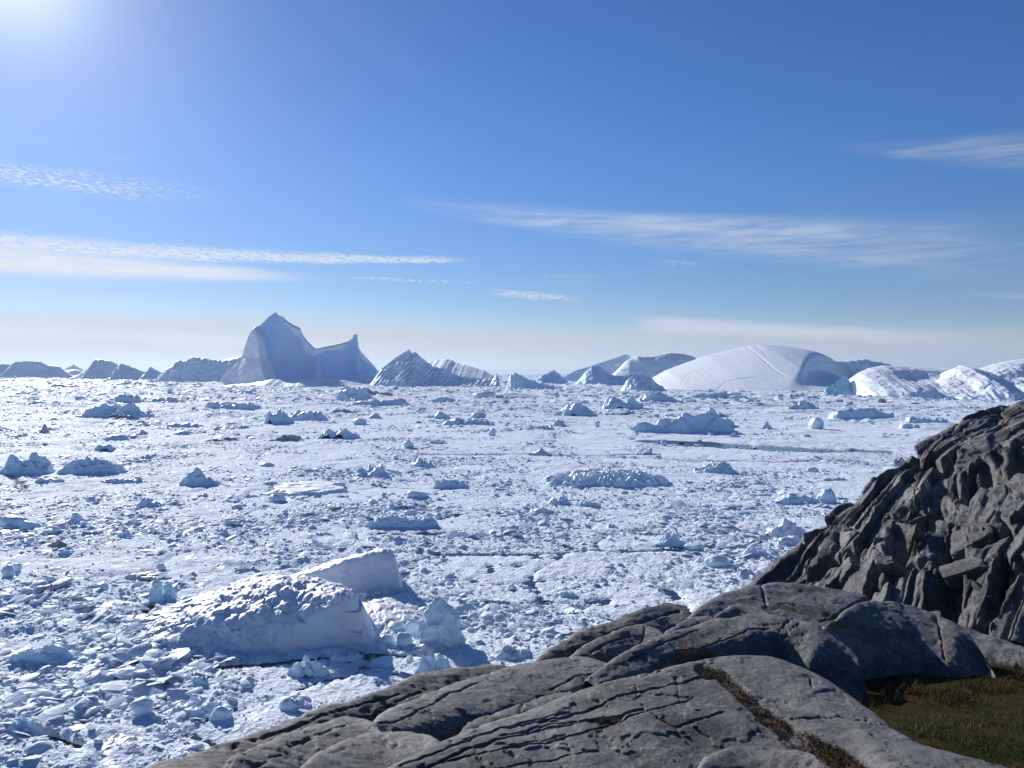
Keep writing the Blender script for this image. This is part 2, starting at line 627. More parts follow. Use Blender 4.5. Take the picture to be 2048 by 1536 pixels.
LEADS = [
    (wl([(1290, 884), (1400, 886), (1480, 892), (1580, 897), (1700, 904), (1760, 905)]), 7.0, 1.0),
    (wl([(1330, 889), (1500, 897), (1640, 905)]), 4.5, 0.9),
    (wl([(1560, 812), (1700, 813), (1820, 814), (1990, 818)]), 22.0, 1.0),
    (wl([(880, 908), (1040, 909), (1200, 911), (1330, 909)]), 2.0, 0.75),
    (wl([(1230, 915), (1420, 922), (1560, 925), (1700, 922)]), 1.6, 0.7),
    (wl([(790, 1110), (960, 1111), (1100, 1109), (1300, 1106), (1420, 1102), (1500, 1096)]), 0.55, 0.8),
    (wl([(1100, 975), (1250, 988), (1400, 996), (1530, 1006)]), 0.6, 0.8),
    (wl([(0, 935), (60, 985), (160, 968), (330, 960)]), 0.9, 0.4),
    (wl([(430, 1338), (520, 1334), (600, 1325), (700, 1316), (760, 1312), (860, 1312), (900, 1304)]), 0.6, 1.0),
    (wl([(240, 1260), (290, 1215), (300, 1190)]), 0.6, 0.35),
    (wl([(40, 1196), (75, 1186), (115, 1180)]), 1.0, 1.0),
    (wl([(205, 1372), (222, 1352), (236, 1338)]), 0.8, 1.0),
    (wl([(70, 1478), (110, 1486), (150, 1504)]), 0.6, 1.0),
    (wl([(150, 1232), (185, 1216)]), 0.6, 1.0),
    (wl([(60, 1420), (95, 1412)]), 0.7, 1.0),
    (wl([(120, 1180), (200, 1215), (240, 1300), (230, 1400), (110, 1500)]), 0.8, 0.28),
]


def lead_mask(x, y):
    m = np.zeros(x.shape)
    wx = x + 1.8 * pn2(x / 9, y / 9, 71) + 6 * pn2(x / 60, y / 60, 72)
    wy = y + 1.8 * pn2(x / 7, y / 7, 73) + 5 * pn2(x / 40, y / 25, 74)
    for pts, hw, k in LEADS:
        xs = [p[0] for p in pts]
        ys = [p[1] for p in pts]
        pad = 6 * hw + 15
        sel = (x > min(xs) - pad) & (x < max(xs) + pad) & (y > min(ys) - pad) & (y < max(ys) + pad)
        if not sel.any():
            continue
        a = 0.25 if hw < 2 else 1.0
        d = polyline_dist(x[sel] + (wx[sel] - x[sel]) * a, y[sel] + (wy[sel] - y[sel]) * a, pts)
        m[sel] = np.maximum(m[sel], k * sst(hw * 1.15, hw * 0.75, d))
    return m


def ice_height(x, y):
    wx = x + 3.0 * pn2(x / 14, y / 14, 5)
    wy = y + 3.0 * pn2(x / 14, y / 14, 6)
    far = sst(200, 900, y)
    zone = fbm2(x / 90, y / 90, 3, 11)                      # hummocky zones and smooth ones
    rough = sst(-0.25, 0.45, zone)
    h = 0.22 + 0.10 * fbm2(x / 7, y / 7, 3, 21)
    f1, f2, r, tl = worley2(wx / 16, wy / 16, 31)           # floes
    h += (r - 0.4) * 0.32 - 0.28 * sst(0.10, 0.0, f2 - f1)
    f1, f2, r, tl = worley2(wx / 3.1, wy / 3.1, 41)         # blocks
    lump = np.maximum(r - 0.52, 0) * 1.5 + tl * 0.35 * (r > 0.5)
    h += lump * (0.08 + 0.30 * rough) - 0.10 * sst(0.12, 0.0, f2 - f1)
    near = y < 260
    if near.any():
        f1, f2, r, tl = worley2(wx[near] / 0.95 + 0.3, wy[near] / 0.95, 51)
        h[near] += (np.maximum(r - 0.45, 0) * 0.28 + tl * 0.12 - 0.05 * sst(0.12, 0, f2 - f1)) * sst(260, 150, y[near])
    # pressure ridges and far rubble, growing with the jammed ice further out
    rid = 1 - np.abs(pn2(wx / 38, wy / 24, 61)) * 2.4
    h += np.maximum(rid, 0) ** 3 * (0.35 + 2.0 * far) * (0.4 + rough)
    f1, f2, r, tl = worley2(wx / 11, wy / 9, 81)
    h += far * (np.maximum(r - 0.6, 0) * 4.0 + tl * 0.9 * (r > 0.6)) * (0.25 + rough)
    # slushy patches near the shore where water shines through
    slush = fbm2(x / 6, y / 6, 3, 91)
    h -= sst(0.28, 0.65, slush) * 0.30 * sst(260, 90, y) 
    lm = lead_mask(x, y)
    return h * (1 - lm) - 0.6 * lm


def pack_ice():
    n_rows, n_cols = 980, 410
    yy = 42.0 * np.exp(np.linspace(0, math.log(14000 / 42.0), n_rows))
    tt = np.linspace(-1, 1, n_cols)
    tt = 0.70 * tt + 0.30 * tt ** 5
    T, Y = np.meshgrid(tt, yy, indexing='ij')
    rng = np.random.default_rng(3)
    X = T * Y
    jit = np.gradient(yy)
    Y = Y + (rng.random(Y.shape) - 0.5) * jit[None, :] * 0.5
    X = X + (rng.random(X.shape) - 0.5) * (np.gradient(tt)[:, None] * Y) * 0.5
    Z = ice_height(X, Y)
    V = np.stack([X, Y, Z], -1)
    o = add('pack_ice', grid_mesh('pack_ice', V, M_FIELD, True))
    tag(o, 'white pack ice of frozen slush and small floes filling the fjord', 'pack ice', kind='stuff')


pack_ice()


def ico(sub):
    import bmesh
    bm = bmesh.new()
    bmesh.ops.create_icosphere(bm, subdivisions=sub, radius=1.0)
    v = np.array([x.co[:] for x in bm.verts])
    f = np.array([[q.index for q in x.verts] for x in bm.faces])
    bm.free()
    return v, f


ICO = {k: ico(k) for k in (2, 3, 4, 5)}


def chunk(seed, sub=2, planes=10, squash=0.7, soft=0.0, rough=0.06):
    """an angular block: a sphere cut by random planes, edges a little worn"""
    rng = np.random.default_rng(seed)
    v, f = ICO[sub]
    n = rng.normal(size=(planes, 3))
    n /= np.linalg.norm(n, axis=1, keepdims=True)
    d = 0.55 + 0.40 * rng.random(planes)
    dots = v @ n.T
    lim = np.where(dots > 0.05, d / np.maximum(dots, 0.05), 9.0)
    if soft > 0:
        r = -np.log(np.exp(-lim / soft).sum(1) + math.exp(-1.0 / soft)) * soft
    else:
        r = np.minimum(lim.min(1), 1.0)
    p = v * r[:, None]
    p = p * (1 + rough * fbm3(p + seed * 3.1, 0.6, 3, seed % 97)[:, None] * 2)
    p = p * np.array([1.0, 0.75 + 0.4 * rng.random(), squash])
    return p, f


def brash_ice():
    rng = np.random.default_rng(12)
    variants = []
    for k in range(16):
        p, f = chunk(100 + k, 2, 8 + k % 6, 0.22 if k % 3 == 1 else 0.45 + 0.06 * (k % 6), 0.0 if k % 3 else 0.06)
        if k % 3 == 1:
            p = p * np.array([1.5, 1.4, 1.0])
        me = poly_mesh('ice_chunk', p, f, M_BRASH, k % 3 == 0)
        variants.append(bpy.data.objects.new('ice_chunk', me))
    xs, ys, ss = [], [], []
    for y0, y1, cov, smin, smax, pw in ((44, 100, 0.55, 0.055, 0.85, 2.45), (100, 170, 0.50, 0.08, 0.9, 2.6), (170, 330, 0.40, 0.14, 0.8, 3.0),
                                        (330, 650, 0.34, 0.28, 1.4, 3.0), (650, 1300, 0.30, 0.7, 3.2, 2.9), (1300, 3500, 0.16, 1.5, 6.0, 2.9)):
        n = int({44: 90000, 100: 66000, 170: 54000, 330: 42000, 650: 38000, 1300: 26000}[y0])
        y = np.sqrt(rng.random(n) * (y1**2 - y0**2) + y0**2)
        x = (rng.random(n) * 2 - 1) * 0.76 * y
        u = rng.random(n)
        s = (smin ** (1 - pw) + u * (smax ** (1 - pw) - smin ** (1 - pw))) ** (1 / (1 - pw))
        dens = fbm2(x / 26, y / 26, 4, 201) + 0.5 * fbm2(x / 140, y / 140, 2, 203)
        keep = rng.random(n) < np.clip((0.62 if y0 < 150 else 0.38) + 1.4 * dens, 0.08, 1.0)
        s = s * np.clip(0.95 + 0.9 * dens, 0.5, 1.9)
        xs.append(x[keep]); ys.append(y[keep]); ss.append(s[keep])
    x, y, s = map(np.concatenate, (xs, ys, ss))
    lm = lead_mask(x, y)
    h = ice_height(x, y)
    px = 1024 + x / y * F
    py = HZ + CAM_Z / y * F
    edge = np.interp(px, [0, 290, 560, 850, 1010, 1085, 1290, 1385, 1510, 1620, 1760, 1890, 2048, 2300],
                     [1640, 1536, 1445, 1345, 1330, 1312, 1215, 1215, 1170, 1075, 960, 868, 806, 760])
    keep = (lm < 0.35 + (rng.random(len(x)) < 0.22)) & (py < edge + 70)
    x, y, s, h = x[keep], y[keep], s[keep], h[keep]
    n = len(x)
    V = np.stack([x, y, np.maximum(h, 0.02) + s * (rng.random(n) * 0.35 - 0.12)], -1)
    me = bpy.data.meshes.new('brash_ice')
    me.vertices.add(n)
    me.vertices.foreach_set('co', V.astype(np.float32).ravel())
    rot = np.stack([(rng.random(n) - 0.5) * 0.9, (rng.random(n) - 0.5) * 0.9, rng.random(n) * 6.283], -1)
    sc = np.stack([s * (0.8 + 0.6 * rng.random(n)), s * (0.8 + 0.6 * rng.random(n)), s * (0.32 + 0.45 * rng.random(n))], -1)
    for nm, typ, key, dat in (('rot', 'FLOAT_VECTOR', 'vector', rot), ('sca', 'FLOAT_VECTOR', 'vector', sc), ('var', 'INT', 'value', rng.integers(0, 16, n))):
        a = me.attributes.new(nm, typ, 'POINT')
        a.data.foreach_set(key, dat.astype(np.int32 if typ == 'INT' else np.float32).ravel())
    me.update()
    o = add('brash_ice', me)
    tag(o, 'countless small white ice chunks drifting between the floes', 'brash ice', kind='stuff')
    g = bpy.data.node_groups.new('scatter_chunks', 'GeometryNodeTree')
    g.interface.new_socket('Geometry', in_out='INPUT', socket_type='NodeSocketGeometry')
    g.interface.new_socket('Geometry', in_out='OUTPUT', socket_type='NodeSocketGeometry')
    gi, go = g.nodes.new('NodeGroupInput'), g.nodes.new('NodeGroupOutput')
    iop = g.nodes.new('GeometryNodeInstanceOnPoints')
    join = g.nodes.new('GeometryNodeGeometryToInstance')
    for v in reversed(variants):
        oi = g.nodes.new('GeometryNodeObjectInfo')
        oi.inputs['Object'].default_value = v
        g.links.new(oi.outputs['Geometry'], join.inputs[0])
    for nm, typ, sock in (('rot', 'FLOAT_VECTOR', 'Rotation'), ('sca', 'FLOAT_VECTOR', 'Scale'), ('var', 'INT', 'Instance Index')):
        na = g.nodes.new('GeometryNodeInputNamedAttribute')
        na.data_type = typ
        na.inputs['Name'].default_value = nm
        g.links.new(na.outputs[0], iop.inputs[sock])
    iop.inputs['Pick Instance'].default_value = True
    g.links.new(gi.outputs[0], iop.inputs['Points'])
    g.links.new(join.outputs[0], iop.inputs['Instance'])
    g.links.new(iop.outputs[0], go.inputs[0])
    md = o.modifiers.new('scatter', 'NODES')
    md.node_group = g


brash_ice()


# ------------------------------------------------------------------ icebergs
def ridge_berg(label, y0, sil, df, db, pf=1.6, pb=1.2, nu=220, nf=70, nb=24, front=None, rough=(0.05, 0.25), mat=None, jag=0.6, seed=1, top=None, taper=0.35, lit_white=None):
    """a berg with the skyline sil (photograph points at distance y0), a front that flares df metres towards us and a back db metres deep"""
    sil = np.array(sil, float)
    nu, nf, nb = int(nu * 0.78), int(nf * 0.8), max(8, int(nb * 0.6))
    pxs = np.linspace(sil[0, 0], sil[-1, 0], nu)
    pys = np.interp(pxs, sil[:, 0], sil[:, 1])
    m = y0 / F
    pys = pys + jag * (fbm2(pxs / 9.0, pxs * 0 + seed, 4, seed) * 2.0) * np.sin(np.linspace(0, math.pi, nu)) ** 0.3
    x = (pxs - 1024.0) * m
    H = np.maximum(CAM_Z - (pys - HZ) * m, 0.3)
    Hm = H.max()
    thick = taper + (1 - taper) * (H / Hm)
    s = np.linspace(0, 1, nf)
    sb = np.linspace(1, 0, nb)[1:]
    yf = y0 - df * thick[:, None] * (1 - s[None, :]) ** pf
    zf = H[:, None] * s[None, :] - 3.0 * (1 - s[None, :]) ** 8
    if front is not None:
        yf = yf - front(pxs[:, None] + 0 * s[None, :], HZ + (CAM_Z - zf) / m, s[None, :] + 0 * pxs[:, None])
    yb = y0 + db * thick[:, None] * (1 - sb[None, :]) ** pb
    zb = H[:, None] * sb[None, :] - 3.0 * (1 - sb[None, :]) ** 8
    Yv = np.concatenate([yf, yb], 1)
    Zv = np.concatenate([zf, zb], 1)
    V = np.stack([np.repeat(x[:, None], nf + nb - 1, 1), Yv, Zv], -1)
    ss = np.concatenate([s, sb])
    amp = rough[0] * Hm
    env = np.minimum(1, (1 - ss) * 5 + 0.25)[None, :] * np.minimum(1, ss * 6)[None, :]
    n1 = fbm3(V, rough[1] * Hm, 5, seed)
    f1, f2, r, tl = worley2(V[..., 0] / (0.28 * Hm) + n1, V[..., 2] / (0.22 * Hm) + seed, seed + 5)
    V[..., 1] -= env * amp * (n1 * 1.1 + tl * 0.7)
    V[..., 2] += env * amp * 0.5 * fbm3(V, rough[1] * Hm * 0.8, 4, seed + 9) * (ss[None, :] > 0.02)
    if top is not None:
        V = top(V, pxs, ss)
    org = base_origin(V)
    me = grid_mesh('iceberg', V - org, mat or M_BERG, True)
    if lit_white is not None:
        a = me.attributes.new('lit_white', 'FLOAT', 'POINT')
        k = np.clip(lit_white(*proj(V)), 0, 1)
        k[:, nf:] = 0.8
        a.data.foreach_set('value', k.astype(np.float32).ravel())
    o = add('iceberg', me, None, org)
    return tag(o, label, 'iceberg')


def main_front(px, py, s):
    ar = np.interp(py, [650, 656, 674, 698, 717, 737, 754, 775], [512, 513, 525, 531, 536, 545, 552, 560])      # the sharp arete
    lf = np.interp(py, [655, 680, 700, 715, 730, 745, 770], [503, 493, 488, 484, 470, 455, 438])              # left skyline
    wid = np.maximum(ar - lf, 2.0)
    T = np.interp(py, [655, 700, 735, 765], [0.85, 0.8, 0.62, 0.42]) * wid
    left = T * np.clip((px - lf) / wid, 0, 1) ** 0.85
    right = T * np.exp(-np.maximum(px - ar, 0) / (wid * 0.22)) * 0.9 + 0.1 * T * np.exp(-np.maximum(px - ar, 0) / 60.0)
    a = np.where(px < ar, left, right) * sst(648, 662, py)
    # thin lit spur below the saddle
    cx = np.interp(py, [700, 760], [637, 640])
    hw = np.interp(py, [702, 757, 775], [0.5, 13.0, 16.0])
    sp = np.where(px < cx + hw * 0.45, np.clip((px - cx + hw) / (1.45 * hw), 0, 1), np.clip((cx + hw - px) / (0.55 * hw), 0, 1))
    b = sp * hw * 0.9 * sst(700, 712, py)
    # hollow blue bowl under the horn
    c = -22.0 * np.exp(-((px - 690) / 34.0) ** 2 - ((py - 742) / 30.0) ** 2)
    d = -14.0 * np.exp(-((px - 590) / 42.0) ** 2 - ((py - 720) / 45.0) ** 2)
    return a + b + c + d


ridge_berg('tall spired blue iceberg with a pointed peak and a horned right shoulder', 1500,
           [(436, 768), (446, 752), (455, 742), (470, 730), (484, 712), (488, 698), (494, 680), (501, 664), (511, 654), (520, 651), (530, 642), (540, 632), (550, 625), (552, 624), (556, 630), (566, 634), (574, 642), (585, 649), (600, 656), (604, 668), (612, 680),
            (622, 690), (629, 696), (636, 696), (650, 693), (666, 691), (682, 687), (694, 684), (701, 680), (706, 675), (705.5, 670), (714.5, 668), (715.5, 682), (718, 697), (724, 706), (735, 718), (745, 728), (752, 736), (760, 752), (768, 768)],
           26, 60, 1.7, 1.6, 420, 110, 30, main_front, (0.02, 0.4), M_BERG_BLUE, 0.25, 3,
           lit_white=lambda px, py: 1.0 * sst(1.5, -1.0, px - np.interp(py, [650, 656, 674, 698, 717, 737, 754, 775], [512, 513, 525, 531, 536, 545, 552, 560])) + sst(1.0, 0.0, np.abs(px - 638 + 2) / np.interp(py, [702, 757, 775], [0.5, 11.0, 14.0])) * sst(700, 706, py))  # left panel and lit spur whitened, their brightness put into the colour
ridge_berg('low smooth ice shelf at the foot of the tall spired iceberg', 1330,
           [(440, 773), (470, 768), (500, 766), (525, 762), (545, 758), (575, 761), (610, 757), (650, 756), (690, 761), (730, 768), (765, 774)], 60, 60, 0.9, 1.2, 160, 40, 16, None, (0.10, 1.6), None, 0.5, 4)


def ribs(px, py, s):
    k = (px - 745) * 1.0 + (py - 700) * 0.8
    wob = 5.0 * pn2(px / 40, py / 34, 77) + 1.2 * pn2(px / 9, py / 14, 78)
    r = np.abs(np.sin((k + wob) * 0.33)) + 0.5 * np.abs(np.sin((k + wob) * 0.71 + 1.0))
    return 6.0 * r * np.clip(0.8 + 0.9 * pn2(px / 26, py / 20, 79), 0.15, 1.3) * np.minimum(1, s * 5) * np.clip((1.0 - s) * 5, 0.25, 1)


ridge_berg('iceberg with diagonally fluted blue face right beside the spired one', 1350,
           [(735, 778), (748, 757), (756, 742), (772, 731), (790, 716), (806, 706), (819, 699), (823, 706), (832, 704), (840, 712), (852, 722), (866, 732), (874, 734), (888, 738), (905, 746), (925, 754), (945, 755), (965, 758), (984, 755), (993, 746), (997, 752), (1001, 776)],
           70, 90, 1.5, 1.3, 360, 90, 24, ribs, (0.05, 0.35), M_BERG, 0.7, 6)
ridge_berg('snowy white ramp iceberg rising behind the fluted blue face', 1800,
           [(840, 760), (852, 730), (862, 720), (880, 719), (896, 717), (912, 725), (930, 729), (950, 735), (970, 742), (985, 750), (1000, 762)], 330, 80, 0.8, 1.2, 160, 50, 16, None, (0.05, 0.8), M_DOME, 0.7, 7)
ridge_berg('low crumpled iceberg at the far edge of the ice, touching the picture border', 2600,
           [(-60, 752), (-30, 735), (5, 728), (20, 729), (32, 723), (60, 722), (80, 723), (95, 731), (118, 733), (130, 742), (142, 752)], 90, 120, 1.1, 1.2, 160, 40, 16, None, (0.07, 0.9), M_BERG, 0.5, 8)
ridge_berg('small blunt iceberg with steep pale end left of the far tabular one', 2300,
           [(138, 757), (160, 747), (176, 735), (186, 725), (192, 718), (204, 719), (222, 722), (234, 728), (241, 740), (246, 757)], 80, 90, 0.9, 1.2, 140, 40, 16, None, (0.06, 0.8), M_BERG, 0.4, 9)
ridge_berg('tiny pointed iceberg standing on the horizon', 5200,
           [(128, 739), (138, 734), (144, 732), (147, 727), (150, 731), (156, 734), (166, 739)], 60, 60, 1.2, 1.2, 60, 20, 10, None, (0.1, 0.6), M_BERG_BLUE, 0.3, 10)
ridge_berg('bright sunlit flat ice strip under the horizon', 3600,
           [(118, 748), (124, 742), (136, 740), (150, 739), (160, 741), (166, 747)], 60, 300, 0.8, 1.0, 60, 20, 10, None, (0.05, 2.0), M_DOME, 0.1, 11)
ridge_berg('low jagged iceberg train between the blunt and tabular icebergs', 2100,
           [(228, 760), (240, 727), (252, 730), (268, 735), (282, 742), (292, 744), (300, 733), (312, 740), (325, 746), (338, 758)], 80, 90, 1.2, 1.2, 160, 40, 16, None, (0.08, 0.7), None, 0.8, 12)
ridge_berg('long flat-topped iceberg with grey cliffs left of the spired one', 1800,
           [(312, 766), (322, 748), (332, 738), (350, 729), (356, 720), (376, 722), (380, 713), (400, 715), (425, 719), (446, 721), (462, 716), (485, 713), (500, 725)], 60, 120, 0.7, 1.2, 260, 70, 18, None, (0.07, 0.6), M_BERG, 0.4, 13)
ridge_berg('small white iceberg with a straight fluted cliff in the middle distance', 1130,
           [(1010, 786), (1017, 760), (1022, 747), (1030, 745), (1040, 750), (1052, 757), (1066, 760), (1080, 766), (1100, 770), (1130, 774), (1165, 780)], 18, 90, 0.5, 1.2, 220, 50, 16,
           lambda px, py, s: 2.2 * np.abs(np.sin(px * 0.42 + pn2(px / 8, py / 8, 5))) * np.minimum(1, s * 4), (0.06, 0.5), M_BERG, 0.5, 14)
ridge_berg('dark shadowed wedge of ice behind the fluted cliff iceberg', 1500,
           [(1070, 766), (1082, 752), (1098, 745), (1109, 740), (1118, 748), (1130, 758), (1138, 766)], 30, 30, 1.4, 1.2, 90, 30, 12, None, (0.10, 0.6), M_BERG_BLUE, 0.6, 15)
ridge_berg('pale blue tilted slab iceberg with a straight sloping top', 1750,
           [(1110, 765), (1128, 751), (1150, 741), (1180, 733), (1205, 724), (1230, 716), (1250, 709), (1259, 711), (1262, 724), (1268, 765)], 40, 70, 1.0, 1.2, 180, 50, 16, None, (0.05, 0.5), M_BERG, 0.4, 16)
ridge_berg('round blue hummock iceberg in front of the tilted slab', 1450,
           [(1146, 772), (1160, 757), (1172, 742), (1183, 733), (1196, 731), (1206, 738), (1216, 747), (1232, 752), (1262, 748), (1290, 752), (1310, 772)], 45, 60, 1.0, 1.2, 150, 40, 16, None, (0.06, 0.7), M_BERG_BLUE, 0.4, 17)
ridge_berg('flat-lying snowy iceberg with a shadowed cliff left of the dome', 1600,
           [(1205, 768), (1232, 742), (1254, 720), (1275, 712), (1300, 713), (1322, 708), (1340, 705), (1365, 707), (1385, 712), (1400, 722), (1420, 760)], 70, 110, 0.7, 1.2, 200, 60, 16, None, (0.04, 0.9), M_DOME, 0.3, 18)
ridge_berg('grey rubbly cone of ice in front of the big dome', 1000,
           [(1232, 792), (1244, 774), (1256, 757), (1270, 748), (1286, 744), (1300, 752), (1312, 765), (1326, 773), (1340, 790)], 35, 35, 1.25, 1.2, 150, 60, 16, None, (0.07, 0.25), M_THING, 0.6, 19)


def dome_top(V, pxs, ss):
    px, py = proj(V)
    for pts, wd, dp in (([(1493, 693), (1512, 706), (1530, 722), (1548, 738), (1570, 752)], 2.2, 2.6), ([(1512, 692), (1528, 705), (1534, 712)], 1.6, 1.6),
                        ([(1658, 716), (1660, 740), (1661, 766)], 1.8, 3.0), ([(1668, 720), (1675, 742), (1680, 760)], 1.8, 3.0),
                        ([(1362, 768), (1372, 752), (1390, 742)], 1.4, 1.2), ([(1372, 770), (1384, 755)], 1.2, 1.0), ([(1432, 782), (1450, 764), (1480, 758), (1520, 752)], 1.6, 1.6), ([(1325, 765), (1345, 748)], 1.2, 1.0)):
        d = polyline_dist(px + 1.2 * pn2(px / 4, py / 4, 3), py, pts)
        V[..., 2] -= 0.45 * dp * np.clip(1 - d / (0.7 * wd), 0, 1)
    return V


ridge_berg('great smooth snow dome iceberg with crevasse tracks over its top', 1260,
           [(1285, 792), (1300, 758), (1330, 741), (1370, 726), (1410, 712), (1450, 702), (1490, 693), (1520, 689), (1550, 690), (1585, 694), (1615, 699), (1640, 706), (1662, 716), (1680, 728), (1700, 738), (1730, 752), (1765, 790)],
           290, 160, 0.85, 0.9, 460, 200, 30,
           lambda px, py, s: -(235.0 * sst(0.0, 95.0, px - (1600 - 165 * (0.95 - s))) * (1 - s) ** 0.8 * sst(-0.05, 0.55, s)), (0.012, 1.5), M_DOME, 0.1, 20, dome_top, 0.45)
ridge_berg('rough snowy ridge iceberg peeping out behind the dome', 1400,
           [(1640, 770), (1670, 722), (1700, 721), (1728, 718), (1745, 722), (1762, 724), (1785, 731), (1810, 745), (1820, 775)], 60, 80, 0.8, 1.2, 140, 40, 16, None, (0.10, 0.5), M_BERG, 0.6, 21)
ridge_berg('turquoise pinnacle of clear ice between the dome and its right neighbour', 850,
           [(1640, 795), (1652, 778), (1668, 768), (1680, 757), (1688, 752), (1694, 754), (1700, 762), (1704, 795)], 18, 22, 1.3, 1.2, 110, 50, 14, None, (0.06, 0.4), M_TURQ, 0.6, 22)


def cliffs(px, py, s):
    f = np.abs(pn2(px / 12.0, py / 40.0, 55)) * 9 + np.abs(pn2(px / 5.0, py / 22.0, 56)) * 3.5
    return f * sst(0.75, 0.45, s) * np.minimum(1, s * 8)


ridge_berg('rounded white iceberg with hollowed shadow right of the turquoise pinnacle', 850,
           [(1688, 806), (1696, 782), (1702, 760), (1716, 746), (1738, 736), (1765, 731), (1800, 732), (1840, 735), (1880, 737), (1920, 737), (1960, 741), (1990, 806)],
           95, 90, 0.7, 1.0, 260, 90, 20,
           lambda px, py, s: cliffs(px, py, s) * 0.5 - 16 * np.exp(-((px - 1790) / 45.0) ** 2 - ((py - 755) / 12.0) ** 2), (0.07, 0.9), M_DOME, 0.2, 23)
ridge_berg('broad white cliffed iceberg at the right edge above the dark hillside', 800,
           [(1812, 810), (1840, 786), (1862, 768), (1886, 754), (1905, 737), (1920, 731), (1936, 735), (1955, 738), (1985, 728), (2015, 722), (2048, 718), (2100, 716), (2150, 724), (2200, 812)],
           95, 110, 0.65, 1.0, 340, 110, 20, cliffs, (0.10, 0.6), M_DOME, 0.4, 24)

# ------------------------------------------------------------------ single floes, blocks and mounds in the pack
SEED = [400]
NAMES = {'mound': ('ice_mound', 'ice mound'), 'smooth': ('ice_hummock', 'ice hummock'), 'slab': ('ice_slab', 'ice slab'), 'ridge': ('ice_ridge', 'ice ridge'),
         'peak': ('ice_peak', 'ice peak'), 'block': ('ice_block', 'ice block'), 'dirty': ('dirty_ice_mound', 'dirty ice'), 'scallop': ('scalloped_floe', 'ice floe'), 'tower': ('ice_tower', 'ice tower')}


